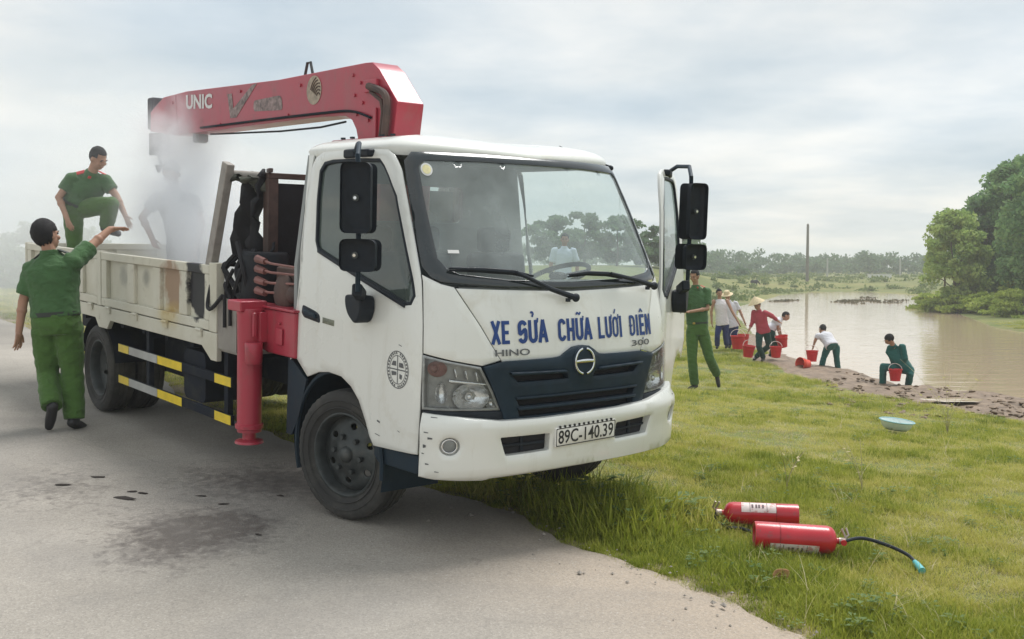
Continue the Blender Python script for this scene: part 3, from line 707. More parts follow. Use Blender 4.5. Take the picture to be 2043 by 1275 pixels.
# doors
DO = sp([(.34, 2.196), (.10, 2.212), (-.20, 2.214), (-.40, 2.205), (-.475, 2.17), (-.505, 2.10), (-.505, 1.6), (-.515, 1.15), (-.52, .945), (-.34, .822), (-.2, .868), (-.078, .884), (.07, .876), (.18, .832), (.268, .763), (.34, .66), (.385, .576), (.43, .53)]) + [(-1.0, .555), (-.983, .9), (-.968, 1.27), (-.956, 1.49), (-.952, 1.9), (-.965, 2.08), (-1.0, 2.165)]
WH = sp([(.34, 2.105), (.28, 2.145), (.07, 2.152), (-.25, 2.152), (-.35, 2.14), (-.392, 2.09), (-.375, 1.95), (-.353, 1.80), (-.335, 1.66), (-.30, 1.605), (-.2, 1.577), (.236, 1.463), (.55, 1.385), (.70, 1.345), (.755, 1.352), (.775, 1.40), (.662, 1.638), (.505, 1.935), (.40, 2.05)])
def shrink(P, d): return inset(P if area(P) > 0 else P[::-1], d)
def make_door(sg):
    o = (lambda P: P) if sg < 0 else mir
    DO_ = DO if sg < 0 else [(min(u, -.988) if (z > 1.3 and u > -1.01) else u, z) for u, z in DO]
    d = patch('door', o(DO_), WHITE, truck, cab, holes=[o(WH)], res=.045, thick=.02)
    patch('window_seal', o(shrink(WH, -.004)), BLACK, d, cab, holes=[o(shrink(WH, .017))], off=-.001, thick=.02, res=.05, edge=.003)
    g = patch('window', o(shrink(WH, .012)), SGLASS, d, cab, off=-.016, thick=0, res=.06, edge=0)
    patch('door_trim', o(sp([(.70, 1.33), (-.45, 1.56), (-.45, 1.0), (-.3, .93), (.1, .92), (.42, .62), (.70, .62)])), INT, d, lambda u, v: cab(u, v) - Vector((0, sg * .075, 0)), thick=.03, res=.08)
    L = sp([(.71, 1.352), (.236, 1.474), (-.29, 1.612), (-.285, 1.59), (.236, 1.452), (.705, 1.332)])
    patch('belt_strip', o(L), BLACK, d, cab, off=.008, thick=.01, res=.05, edge=.002)
    hb = patch('handle_recess', o(rounded(sp([(-.425, 1.262), (-.25, 1.232), (-.205, 1.215), (-.195, 1.165), (-.40, 1.185), (-.43, 1.21)]), .02)), BLACK, d, cab, off=.004, thick=.01, res=.03)
    patch('handle', o(rounded(sp([(-.40, 1.245), (-.25, 1.220), (-.23, 1.19), (-.385, 1.20)]), .012)), NAVY, d, cab, off=.018, thick=.012, res=.03)
    if sg < 0:
        patch('door_badge', sp([(-.165, 1.205), (-.03, 1.197), (-.03, 1.163), (-.165, 1.171)]), pm('badge_grey', (.17, .18, .13), .5, var=.4, scale=70), d, cab, off=.003, thick=.003, res=.04, edge=.001)
        # power company seal: rings, cross and a band of tiny letters
        uc, vc = uX(.668, .992), .992
        em = patch('door_seal_ring', disc(uc, vc, .106, 40, .97), GREYP, d, cab, holes=[disc(uc, vc, .101, 40, .97)[::-1]], off=.002, thick=0, res=.03, edge=0)
        patch('door_seal_inner_ring', disc(uc, vc, .079, 36), GREYP, d, cab, holes=[disc(uc, vc, .0755, 36)[::-1]], off=.002, thick=0, res=.03, edge=0)
        patch('door_seal_cross', [(uc - .077, vc + .004), (uc - .003, vc + .004), (uc - .003, vc + .077), (uc + .003, vc + .077), (uc + .003, vc + .004), (uc + .077, vc + .004), (uc + .077, vc - .002), (uc + .003, vc - .002), (uc + .003, vc - .077), (uc - .003, vc - .077), (uc - .003, vc - .002), (uc - .077, vc - .002)], GREYP, d, cab, off=.002, thick=0, res=.03, edge=0)
        for k in range(30):
            a = 2 * math.pi * k / 30
            if k in (7, 22): continue
            c_, s_ = math.cos(a), math.sin(a); q = lambda r, t: (uc + r * c_ - t * s_, vc + r * s_ + t * c_)
            patch('door_seal_letter', [q(.085, -.006), q(.096, -.006), q(.096, .0045), q(.085, .0045)], GREYP, d, cab, off=.002, thick=0, res=.03, edge=0)
        patch('door_seal_mark', [(uc - .06, vc + .02), (uc - .015, vc + .02), (uc - .015, vc + .045), (uc - .045, vc + .045)], GREYP, d, cab, off=.002, thick=0, res=.03, edge=0)
        patch('door_seal_mark', [(uc + .015, vc + .015), (uc + .06, vc + .015), (uc + .05, vc + .04), (uc + .015, vc + .04)], GREYP, d, cab, off=.002, thick=0, res=.03, edge=0)
        patch('door_seal_mark', [(uc - .06, vc - .012), (uc - .012, vc - .012), (uc - .012, vc - .03), (uc - .055, vc - .035)], GREYP, d, cab, off=.002, thick=0, res=.03, edge=0)
        patch('door_seal_mark', [(uc + .02, vc - .02), (uc + .045, vc - .025), (uc + .04, vc - .05), (uc + .02, vc - .045)], GREYP, d, cab, off=.002, thick=0, res=.03, edge=0)
        for (x, z, l, t) in ((.70, 1.125, .03, .004), (.50, .68, .03, .01), (.70, .655, .02, .004), (.50, .60, .05, .004)):
            patch('paint_chip', sp([(x, z), (x - l, z + .006), (x - l, z + .006 - t), (x, z - t)]), GREYP, d, cab, off=.0015, thick=0, res=.03, edge=0)
    # mirrors on a tube between two brackets
    top = Vector((.30, sg * .845, 2.185)); px_, py_ = (.52, -1.135) if sg < 0 else (.43, 1.06)
    mb = MB(); mb.box((-.05, sg * .845, 2.182), (.13, .05, .055)); mb.box((.14, sg * .86, 2.18), (.13, .06, .045)); mb.build('mirror_bracket', BLACK, d, bevel=.015)
    MB().tube([(.02, sg * .86, 2.195), (.16, sg * .93, 2.225), (.34, sg * 1.03, 2.215), (.50, py_, 2.14), (px_, py_, 2.0), (px_, py_, 1.41)], .014, 10).build('mirror_arm', NAVY, d, smooth=True)
    lo = MB(); lo.prism(rounded([(.24, 1.375), (.41, 1.375), (.415, 1.29), (.385, 1.235), (.345, 1.215), (.275, 1.26), (.245, 1.31)], .03), sg * .10, 'XZ', sg * .955); lo.bar((.34, sg * 1.0, 1.37), (.51, py_, 1.42), .055, .07); lo.build('mirror_foot', BLACK, d, bevel=.012)
    def mirror(nm, zc, w, h, dy):
        e = bpy.data.objects.new(nm, None)
        f = Vector((-.30, sg * -.35, 0)) if sg < 0 else Vector((-.72, -.69, 0))     # towards the driver
        f.normalize(); s_ = Vector((-f.y, f.x, 0)); R_ = Matrix((s_, f, Vector((0, 0, 1)))).transposed()
        k = rounded([(-w / 2, -h / 2), (w / 2, -h / 2), (w / 2, h / 2), (-w / 2, h / 2)], .04, 6)
        def face(u, v):
            q = Vector((u + dy, 0, v)); bulge = 0.0
            return Vector((px_, py_, zc)) + R_ @ (q - Vector((0, bulge + .032, 0)))
        hs = patch(nm, k, BLACK, d, face, thick=.05, res=.03, edge=.016)
        back = patch('mirror_glass_frame', k, BLACK, d, lambda u, v: Vector((px_, py_, zc)) + R_ @ Vector((-u + dy, .036, v)), thick=0, res=.1, edge=0)
        patch('mirror_glass', shrink(k, .012), CHROME, d, lambda u, v: Vector((px_, py_, zc)) + R_ @ Vector((-u + dy, .039, v)), thick=0, res=.1, edge=0)
        n_ = MB(); c_ = Vector((px_, py_, zc)) + R_ @ Vector((0, -.05, 0)); n_.cyl(c_, c_ - f * .012, .018, 14); n_.build('mirror_nut', STEEL, d, smooth=True)
        n_ = MB(); n_.cyl(c_ - f * .012, c_ - f * .02, .009, 8); n_.build('mirror_bolt', CHROME, d, smooth=True)
    k_ = 1 if sg < 0 else .88; mirror('mirror', 1.912, .168 * k_, .375, -.005); mirror('wide_mirror', 1.608, .20 * k_, .172, -.02 if sg < 0 else 0)
    return d
door_r = make_door(-1); door_l = make_door(1)
hx, hy = .835, .955
door_l.matrix_local = Matrix.Translation((hx, hy, 0)) @ Matrix.Rotation(math.radians(-54), 4, 'Z') @ Matrix.Translation((-hx, -hy, 0))
door_r['label'] = 'passenger door with round seal'; door_l['label'] = 'driver door standing open'
# bold condensed lettering drawn with thick strokes on a 1 x 1 cell
def _stroke(P, w):
    o = []
    for i, (a, b) in enumerate(zip(P, P[1:])):
        a, b = Vector(a), Vector(b); d = (b - a).normalized(); n = Vector((-d.y, d.x)); e0 = d * w * (.2 if i else 0); e1 = d * w * (.2 if i < len(P) - 2 else 0)
        o.append([a - e0 + n * w / 2, a - e0 - n * w / 2, b + e1 - n * w / 2, b + e1 + n * w / 2])
    return o
def _arc(cx, cy, rx, ry, a0, a1, n=8): return [(cx + rx * math.cos(math.radians(a0 + (a1 - a0) * i / n)), cy + ry * math.sin(math.radians(a0 + (a1 - a0) * i / n))) for i in range(n + 1)]
GL = {'X': [[(.12, 0), (.88, 1)], [(.12, 1), (.88, 0)]], 'E': [[(.2, 0), (.2, 1)], [(.2, .92), (.9, .92)], [(.2, .5), (.8, .5)], [(.2, .08), (.9, .08)]],
      'S': [_arc(.5, .72, .34, .20, 20, 180) + _arc(.5, .5, .34, .1, 200, 230, 2) + _arc(.5, .5, .34, .12, 50, 20, 2) + _arc(.5, .28, .34, .20, 0, -160)],
      'U': [[(.17, 1), (.17, .3)] + _arc(.5, .28, .33, .2, 180, 360) + [(.83, 1)]], 'A': [[(.1, 0), (.5, 1)], [(.5, 1), (.9, 0)], [(.25, .3), (.75, .3)]],
      'C': [_arc(.5, .72, .33, .2, 10, 180) + _arc(.5, .28, .33, .2, 180, 350)], 'H': [[(.17, 0), (.17, 1)], [(.83, 0), (.83, 1)], [(.17, .5), (.83, .5)]],
      'L': [[(.2, 0), (.2, 1)], [(.2, .08), (.95, .08)]], 'O': [_arc(.5, .72, .33, .2, 0, 180) + _arc(.5, .28, .33, .2, 180, 360) + [(.83, .72)]], 'I': [[(.5, 0), (.5, 1)]],
      'D': [[(.2, .08), (.2, .92), (.5, .92)] + _arc(.5, .72, .33, .2, 90, 0, 4) + _arc(.5, .28, .33, .2, 0, -90, 4) + [(.2, .08)]], 'N': [[(.17, 0), (.17, 1)], [(.17, .95), (.83, .05)], [(.83, 0), (.83, 1)]]}
HORN = [[(.86, .86), (1.02, .92), (1.08, 1.08)]]; HOOK = [_arc(.5, 1.27, .13, .07, 160, -60, 6) + [(.5, 1.13)]]; TILDE = [[(.2, 1.16), (.36, 1.24), (.62, 1.16), (.8, 1.26)]]; ACUTE = [[(.45, 1.12), (.7, 1.32)]]; CIRC = [[(.22, 1.1), (.5, 1.25), (.78, 1.1)]]; DOT = [[(.5, -.2), (.5, -.12)]]; BARD = [[(.0, .5), (.5, .5)]]
WORDS = {'XE': [('X', []), ('E', [])], 'SỬA': [('S', []), ('U', HORN + HOOK), ('A', [])], 'CHỮA': [('C', []), ('H', []), ('U', HORN + TILDE), ('A', [])], 'LƯỚI': [('L', []), ('U', HORN), ('O', HORN + ACUTE), ('I', [])], 'ĐIỆN': [('D', BARD), ('I', []), ('E', CIRC + DOT), ('N', [])]}
def block_letters(name, word, mat, parent, surf, u0, u1, v0, v1, off):
    ws_ = [.5 if g == 'I' else 1 for g, _ in WORDS[word]]; gap = .12; tot = sum(ws_) + gap * (len(ws_) - 1); cw = (u1 - u0) / tot; h = v1 - v0; x = u0; me_v, me_f = [], []
    for (g, acc), w in zip(WORDS[word], ws_):
        polys = []
        for S, th in ((GL[g], .28 if g in 'OD' else .35), (acc, .18)):
            for pl in S:
                pts_ = [(p[0] * (w if g == 'I' and S is GL[g] else 1) * cw if not (g == 'I') else (w * .5) * cw, p[1] * h) for p in pl]
                polys += _stroke(pts_, th * cw if S is GL[g] else th * cw)
        V = [p for q in polys for p in q]; F = [list(range(i * 4, i * 4 + 4)) for i in range(len(polys))]
        ov, _, of, _, _, _ = delaunay_2d_cdt(V, [], F, 1, 1e-6)
        o = len(me_v)
        for q in ov:
            a, b = x + q.x, v0 + q.y; e = 1e-3; n = (surf(a + e, b) - surf(a - e, b)).cross(surf(a, b + e) - surf(a, b - e)).normalized(); me_v.append(tuple(surf(a, b) + n * off))
        me_f += [tuple(i + o for i in t) for t in of if any(inpoly(*(sum((ov[i] for i in t), Vector((0, 0))) / 3), q) for q in polys)]; x += cw * (w + gap)
    me = bpy.data.meshes.new(name); me.from_pydata(me_v, [], me_f); me.update(); return link(name, me, mat, parent)
# lamps, grille, bumper
HL = [(-.974, 1.094), (-.82, 1.060), (-.655, 1.028), (-.585, .898), (-.538, .79), (-.82, .797), (-.976, .802)]
AMBER = pm('lamp_pink', (.42, .20, .17), .3, var=.2); LAMPD = pm('lamp_dark', (.42, .43, .42), .25, metal=.15, var=.25, scale=14)
CHR2 = pm('lamp_reflector', (.86, .87, .87), .22, metal=.75, var=.1, scale=30, bmp=.25, bscale=55)
for sg in (-1, 1):
    o = (lambda P: P) if sg < 0 else mir
    S_in = lambda u, v: cab(u, v) - Vector((.055, sg * .0, 0)) - Vector((0, sg * .03, 0)) * min(1, abs(u))
    hl = patch('headlight', o(HL), LAMPD, truck, cab, off=-.05, thick=0, res=.03, edge=0)
    patch('headlight_rim', o(HL), LAMPD, hl, cab, holes=[o(shrink(HL, .014))], off=-.002, thick=.05, res=.04, edge=.002)
    patch('headlight_lens', o(shrink(HL, .005)), LENS, hl, cab, off=.002, thick=0, res=.04, edge=0)
    def bowl(nm, uc, vc, ru, rv, dp, mt, ribs=0):
        f = lambda u, v: cab(u, v)
        pr_ = disc(0, 0, 1, 28)
        def sf(a, b):
            r2 = min(1, a * a + b * b); p = cab(sg * -1 * (uc * -1) if False else (uc if sg < 0 else -uc) + (a if sg < 0 else a) * ru, vc + b * rv)
            e = 1e-3; uu = (uc if sg < 0 else -uc) + a * ru; n = (cab(uu + e, vc) - cab(uu - e, vc)).cross(Vector((0, 0, 1))).normalized()
            return p - n * (.012 + dp * (1 - r2) + (.004 * math.sin(a * ribs) if ribs else 0))
        patch(nm, pr_, mt, hl, sf, thick=0, res=.16, edge=0)
    bowl('main_reflector', -.705, .868, .105, .075, .045, CHR2, 26); bowl('small_reflector', -.585, .825, .034, .034, .03, CHR2); bowl('signal_reflector', -.895, 1.02, .055, .042, .035, AMBER)
    bowl('side_reflector', -.87, .89, .035, .055, .02, CHR2)
    for (u_, v_) in ((-.705, .868), (-.895, 1.02)):
        p = cab(u_ if sg < 0 else -u_, v_); MB().ell((p.x - .03, p.y, p.z), (.02, .022, .022)).build('bulb', CHR2 if v_ < 1 else AMBER, hl, smooth=True)
    L = [(-.83, .965), (-.60, .935), (-.597, .925), (-.83, .950)]
    patch('headlight_bar', o(L), CHR2, hl, cab, off=-.008, thick=.03, res=.04, edge=.002)
    for k in range(3):
        u_ = -.79 + k * .06; patch('headlight_fin', o([(u_, .975 - k * .012), (u_ + .008, .975 - k * .012), (u_ - .006, 1.02 - k * .01), (u_ - .012, 1.02 - k * .01)]), CHR2, hl, cab, off=-.012, thick=.03, res=.04, edge=.001)
    patch('lamp_trim', o([(-.972, .799), (-.82, .795), (-.536, .787), (-.528, .735), (-.8, .758), (-.966, .772)]), BLACK, truck, cab, off=.012, thick=.06, res=.05)
GRO = sym([(0, 1.120), (-.055, 1.113), (-.105, 1.088), (-.145, 1.065), (-.2, 1.060), (-.52, 1.056), (-.645, 1.030), (-.585, .90), (-.535, .775), (-.525, .735), (0, .735)])
SL1 = [(-.48, .976), (-.105, .968), (-.095, .938), (-.44, .940)]
SL2 = [(-.45, .842), (.45, .842), (.43, .806), (-.43, .806)]; SL3 = [(-.44, .788), (.44, .788), (.43, .748), (-.43, .748)]
gr = patch('grille', GRO, NAVY, truck, cab, holes=[SL1, mir(SL1), SL2, SL3], off=lambda u, v: .022 + .02 * max(0, 1 - (math.hypot(u, (v - 1.03)) / .13) ** 4), thick=.05, res=.035, edge=.007)
patch('grille_backing', [(-.56, .745), (.56, .745), (.60, 1.02), (-.60, 1.02)], SOOT_GAP, gr, cab, off=-.03, thick=0, res=.08, edge=0)
for P, q in (([(-.50, .997), (-.13, .990), (-.12, .977), (-.49, .983)], .05), ([(-.46, .858), (.46, .858), (.45, .845), (-.45, .845)], .036), ([(-.45, .803), (.45, .803), (.44, .787), (-.44, .787)], .036)):
    for PP in ([P, mir(P)] if q > .04 else [P]): patch('grille_blade', PP, NAVY, gr, cab, off=q, thick=.03, res=.05, edge=.006)
LC = (0.0, 1.030)
lsurf = lambda u, v: cab(u, v)
patch('emblem_dish', disc(*LC, .082, 36), NAVY, gr, cab, off=.046, thick=.012, res=.03, edge=.004)
def arc(r0, r1, a0, a1, n=18):
    A = [math.radians(a0 + (a1 - a0) * i / n) for i in range(n + 1)]
    return [(LC[0] + r1 * math.cos(a), LC[1] + r1 * math.sin(a)) for a in A] + [(LC[0] + r0 * math.cos(a), LC[1] + r0 * math.sin(a)) for a in A[::-1]]
for a0, a1 in ((-78, 78), (102, 258)): patch('emblem_arc', arc(.064, .076, a0, a1), CHROME, gr, cab, off=.056, thick=.01, res=.03, edge=.003)
patch('emblem_bar', [(-.066, 1.024), (.066, 1.024), (.066, 1.038), (.02, 1.042), (-.02, 1.042), (-.066, 1.038)], CHROME, gr, cab, off=.057, thick=.01, res=.03, edge=.003)
lettering('maker_lettering', 'HINO', GREYP, truck, cab, -.575, -.355, 1.083, 1.118, off=.008, bold=.012)
lettering('model_lettering', '300', GREYP, truck, cab, .44, .62, 1.088, 1.122, off=.008, bold=.012)
for wd, a, b_ in (('XE', -.592, -.474), ('SỬA', -.426, -.225), ('CHỮA', -.149, .108), ('LƯỚI', .16, .366), ('ĐIỆN', .432, .656)):
    block_letters('front_lettering', wd, BLUEP, truck, cab, a, b_, 1.147, 1.272, .004)
def bump_off(u, v): return .058 + .012 * math.exp(-((v - .70) / .06) ** 2) - .03 * sm(.46, .42, v) - .02 * sm(.74, .775, v)
def tiltz(P): return [(u, z + .030 * max(0., u)) for u, z in P]
BU = [(-.962, .79), (-.80, .772), (-.56, .742), (-.3, .738), (.3, .738), (.56, .742), (.80, .772), (.962, .79), (.970, .455), (.90, .436), (.79, .424), (.64, .416), (.60, .424), (.22, .434), (-.22, .434), (-.60, .424), (-.64, .416), (-.79, .424), (-.90, .436), (-.970, .455)]
OP = rounded([(-.566, .652), (-.25, .650), (-.25, .553), (-.53, .547)], .012)
FG = disc(-.831, .617, .050, 24)
bump_o = patch('bumper', tiltz(BU), WHITE, truck, cab, holes=[tiltz(OP), tiltz(mir(OP)), tiltz(FG), tiltz(mir(FG))], off=bump_off, thick=.05, res=.04, edge=.010)
for sg in (-1, 1):
    o = (lambda P: P) if sg < 0 else (lambda P: tiltz(mir(P)))
    patch('bumper_opening', o([(-.58, .665), (-.235, .665), (-.235, .535), (-.54, .535)]), SOOT_GAP, bump_o, cab, off=.005, thick=0, res=.06, edge=0)
    patch('bumper_slat', o([(-.55, .603), (-.26, .603), (-.26, .590), (-.545, .590)]), BLACK, bump_o, cab, off=.022, thick=.03, res=.05, edge=.003)
    patch('bumper_slat', o([(-.42, .640), (-.40, .640), (-.40, .56), (-.42, .56)]), BLACK, bump_o, cab, off=.018, thick=.03, res=.05, edge=.003)
    u_ = -.831
    fg = patch('fog_pocket', o(disc(u_, .617, .054, 24)), WHITE, bump_o, cab, off=.026, thick=0, res=.03, edge=0)
    patch('fog_rim', o(disc(u_, .617, .040, 24)), CHROME, bump_o, cab, holes=[o(disc(u_, .617, .033, 24))], off=.045, thick=.02, res=.03, edge=.002)
    patch('fog_light', o(disc(u_, .617, .034, 24)), LAMPD, bump_o, cab, off=.036, thick=.01, res=.02, edge=.003)
    patch('fog_lens', o(disc(u_, .617, .034, 24)), LENS, bump_o, cab, off=.044, thick=0, res=.02, edge=0)
for (u_, v_, l, t) in ((-.945, .70, .018, .006), (-.93, .67, .02, .012), (-.95, .63, .012, .02), (-.94, .53, .015, .008), (-.92, .775, .03, .005), (-.955, .585, .01, .006), (-.90, .49, .02, .004), (.86, .76, .02, .008)):
    patch('paint_chip', [(u_, v_), (u_ + l, v_ - .004), (u_ + l, v_ - .004 - t * .6), (u_, v_ - t)], GREYP, bump_o, cab, off=lambda a, b: bump_off(a, b) + .0015, thick=0, res=.03, edge=0)
PLW = pm('plate_white', (.80, .79, .74), .5, var=.05, dirt=(.6, .57, .5)); PLK = pm('plate_black', (.02, .02, .022), .5)
pl_s = lambda u, v: Vector((1.148, u, v + .02 * u))
plate = patch('number_plate', rounded([(-.233, .571), (.233, .571), (.233, .681), (-.233, .681)], .008), PLW, truck, pl_s, off=.004, thick=.014, res=.1, edge=.003)
patch('plate_border', rounded([(-.229, .575), (.229, .575), (.229, .677), (-.229, .677)], .008), PLK, plate, pl_s, holes=[rounded([(-.224, .580), (.224, .580), (.224, .672), (-.224, .672)], .007)], off=.0055, thick=0, res=.1, edge=0)
lettering('plate_characters', '89C-140.39', PLK, plate, pl_s, -.213, .213, .589, .663, off=.0058, bold=.012)
for k in range(12): MB().box((1.150, -.2 + k * .036, .684 + .02 * (-.2 + k * .036)), (.012, .010, .012)).build('plate_clip', PLK, plate)
# wipers
for pts in ([(-.028, 1.381), (-.20, 1.43), (-.42, 1.525)], [(.718, 1.43), (.52, 1.47), (.30, 1.512)]):
    P = [cab(u, z) + Vector((.045, 0, .01)) for u, z in pts]
    w_ = MB(); w_.tube(P, [.017, .014, .010], 8); w_.ell(P[0], (.02, .025, .025)); w_.box(P[0] + Vector((.0, -.06, -.012)), (.02, .02, .02)); w_.bar(P[0] + Vector((0, -.06, -.01)), P[0], .008)
    wa = w_.build('wiper', BLACK, truck, smooth=True)
for pts in ([(-.812, 1.545), (-.62, 1.540), (-.43, 1.528), (-.30, 1.505)], [(-.03, 1.510), (.12, 1.520), (.289, 1.513), (.42, 1.495)]):
    P = [cab(u, z) + Vector((.03, 0, .008)) for u, z in pts]; w_ = MB(); w_.tube(P, [.006, .011, .012, .006], 6); w_.tube([q + Vector((-.012, 0, -.012)) for q in P], .006, 6); w_.build('wiper_blade', BLACK, truck, smooth=True)
# cab inside
dsec = [cab(u, 1.41) for u in np.linspace(-1.0, 1.0, 41)]; dpoly = [(p.x - .035, p.y * .955) for p in dsec]
mb = MB(); mb.prism(dpoly + [(.56, .86), (.50, .6), (.50, -.6), (.56, -.86)], .385, 'XY', 1.07); mb.build('dashboard', INT, truck, bevel=.02)
mb = MB(); ctr = Vector((.40, .42, 1.47)); ax = Vector((-.42, 0, .9)).normalized(); e1 = ax.orthogonal().normalized(); e2 = ax.cross(e1)
mb.tube([ctr + (e1 * math.cos(t) + e2 * math.sin(t)) * .205 for t in np.linspace(0, 2 * math.pi, 33)[:-1]], .015, 8, close=True)
for t in (0.3, 2.4, 4.5): mb.bar(ctr, ctr + (e1 * math.cos(t) + e2 * math.sin(t)) * .2, .03, .012)
mb.ell(ctr, (.06, .06, .03)); mb.cyl(ctr, ctr - ax * .3, .03); mb.build('steering_wheel', BLACK, truck, smooth=True)
for y_, w_ in ((.45, .46), (-.12, .34), (-.52, .42)):
    mb = MB(); mb.box((.02, y_, 1.02), (.46, w_, .14)); mb.box((-.25, y_, 1.32), (.12, w_, .55), Matrix.Rotation(math.radians(-8), 3, 'Y')); mb.box((-.31, y_, 1.68), (.08, w_ * .6, .17)); mb.build('seat', SEAT, truck, bevel=.05, seg=3)
MB().bb(-.5, .6, -.9, .9, .90, .95).build('cab_floor', INT, truck)
pap = MB(); pap.add([(.86, .03, 1.463), (.86, .36, 1.463), (.62, .36, 1.463), (.62, .03, 1.463)], [(0, 1, 2, 3)]); pap.build('dashboard_paper', STW, truck)
# ---- wheels
TYP = [(.255, -.085), (.30, -.108), (.345, -.112), (.372, -.104), (.388, -.088), (.392, -.066), (.392, -.05), (.384, -.047), (.384, -.039), (.393, -.036), (.394, -.006), (.386, -.004), (.386, .004), (.394, .006), (.393, .036), (.384, .039), (.384, .047), (.392, .05), (.392, .066), (.388, .088), (.372, .104), (.345, .112), (.30, .108), (.255, .085)]
def wheel(name, c, steer, dish, outer=True, sg=-1):
    """axis along local Y; outer face towards local -Y"""
    t = MB(); t.lathe(TYP, 96, axis='Y', mod=lambda j, i: (1 - .014 * (j % 2)) if i in (3, 4, 5, 18, 19, 20) else 1.0)
    for r_ in (.33, .285): t.lathe([(r_ - .004, -.1085 if r_ < .3 else -.112), (r_, -.1135 if r_ < .3 else -.116), (r_ + .004, -.1085 if r_ < .3 else -.112)], 64, axis='Y')
    w = t.build(name, RUBBER, truck, smooth=True, angle=28)
    M_ = Matrix.Translation(c) @ Matrix.Rotation(steer, 4, 'Z') @ (Matrix.Identity(4) if sg < 0 else Matrix.Rotation(math.pi, 4, 'Z'))
    w.matrix_local = M_
    r = MB(); r.lathe([(.256, -.09), (.246, -.092), (.238, -.084), (.232, -.05), (.225, .02), (.225, .08)], 48, axis='Y'); r.build('rim', STEEL, w, smooth=True)
    if outer:
        k = dish
        cone = lambda u, v: Vector((u, np.interp(math.hypot(u, v), [0, .075, .10, .135, .18, .232], [-.10 + k, -.10 + k, -.085 + k, -.065 + k, -.05 + k * .6, -.012]), v))
        HH = [disc(.168 * math.cos(a), .168 * math.sin(a), .026, 14, .8)[::-1] for a in np.arange(6) * math.pi / 3 + .4]
        patch('wheel_disc', disc(0, 0, .231, 40), STEEL, w, cone, holes=HH, thick=.012, res=.035, edge=.003)
        hb = MB(); hb.lathe([(0.001, -.135 + k), (.03, -.133 + k), (.045, -.12 + k), (.05, -.095 + k), (.074, -.092 + k), (.078, -.06 + k)], 28, axis='Y'); hb.build('hub', STEEL, w, smooth=True)
        for a in np.arange(6) * math.pi / 3 + .9:
            n_ = MB(); p = (.108 * math.cos(a), -.082 + k, .108 * math.sin(a)); n_.cyl((p[0], -.075 + k, p[2]), (p[0], -.108 + k, p[2]), .016, 6); n_.build('lug_nut', STEEL, w)
    return w
wheel('front_wheel', (0, -.825, .392), math.radians(15), 0.03); wheel('front_wheel', (0, .825, .392), math.radians(15), .03, sg=1)
for sg in (-1, 1):
    wheel('rear_wheel', (-4.2, sg * .875, .392), 0, .115, sg=sg); wheel('inner_rear_wheel', (-4.2, sg * .61, .392), 0, .0, outer=False, sg=sg)
# ---- chassis and underside
mb = MB()
for sg in (-1, 1): mb.bb(-6.3, .75, sg * .42 - .035, sg * .42 + .035, .56, .78)
for X in (-.9, -1.9, -2.9, -4.9, -5.9, .5): mb.bb(X - .04, X + .04, -.4, .4, .58, .74)
fr_ = mb.build('chassis_frame', CHASSIS, truck, bevel=.006)
mb = MB(); mb.cyl((-4.2, -.8, .392), (-4.2, .8, .392), .075, 16); mb.ell((-4.2, 0, .392), (.17, .19, .18)); mb.tube([(-4.2, 0, .42), (-2.6, 0, .5), (-1.0, 0, .58)], .04, 10); mb.build('rear_axle', CHASSIS, truck, smooth=True)
mb = MB(); mb.bar((0, -.75, .36), (0, .75, .36), .09, .10); mb.build('front_axle', CHASSIS, truck, bevel=.01)
for sg in (-1, 1):
    for X, L in ((-4.2, .62), (0, .5)): mb = MB(); mb.tube([(X - L, sg * .42, .56), (X - L * .4, sg * .42, .47), (X + L * .4, sg * .42, .47), (X + L, sg * .42, .56)], .028, 6); mb.build('leaf_spring', CHASSIS, truck)
mb = MB(); mb.bb(-.55, .85, -.62, .62, .50, .90); mb.bb(-1.1, -.4, -.35, .35, .45, .95); mb.build('engine_block', SOOT_GAP, truck, bevel=.03)
mb = MB(); mb.prism(rounded([(-2.35, .40), (-1.95, .40), (-1.95, .78), (-2.35, .78)], .07), .42, 'XZ', -.93); mb.build('fuel_tank', CHASSIS, truck, smooth=True)
mb = MB(); mb.bb(-3.55, -2.75, -.62, -.40, .42, .80); mb.build('battery_box', CHASSIS, truck, bevel=.02)
mb = MB(); mb.bb(-3.2, -2.2, .5, .95, .45, .80); mb.build('air_tank', CHASSIS, truck, bevel=.03)
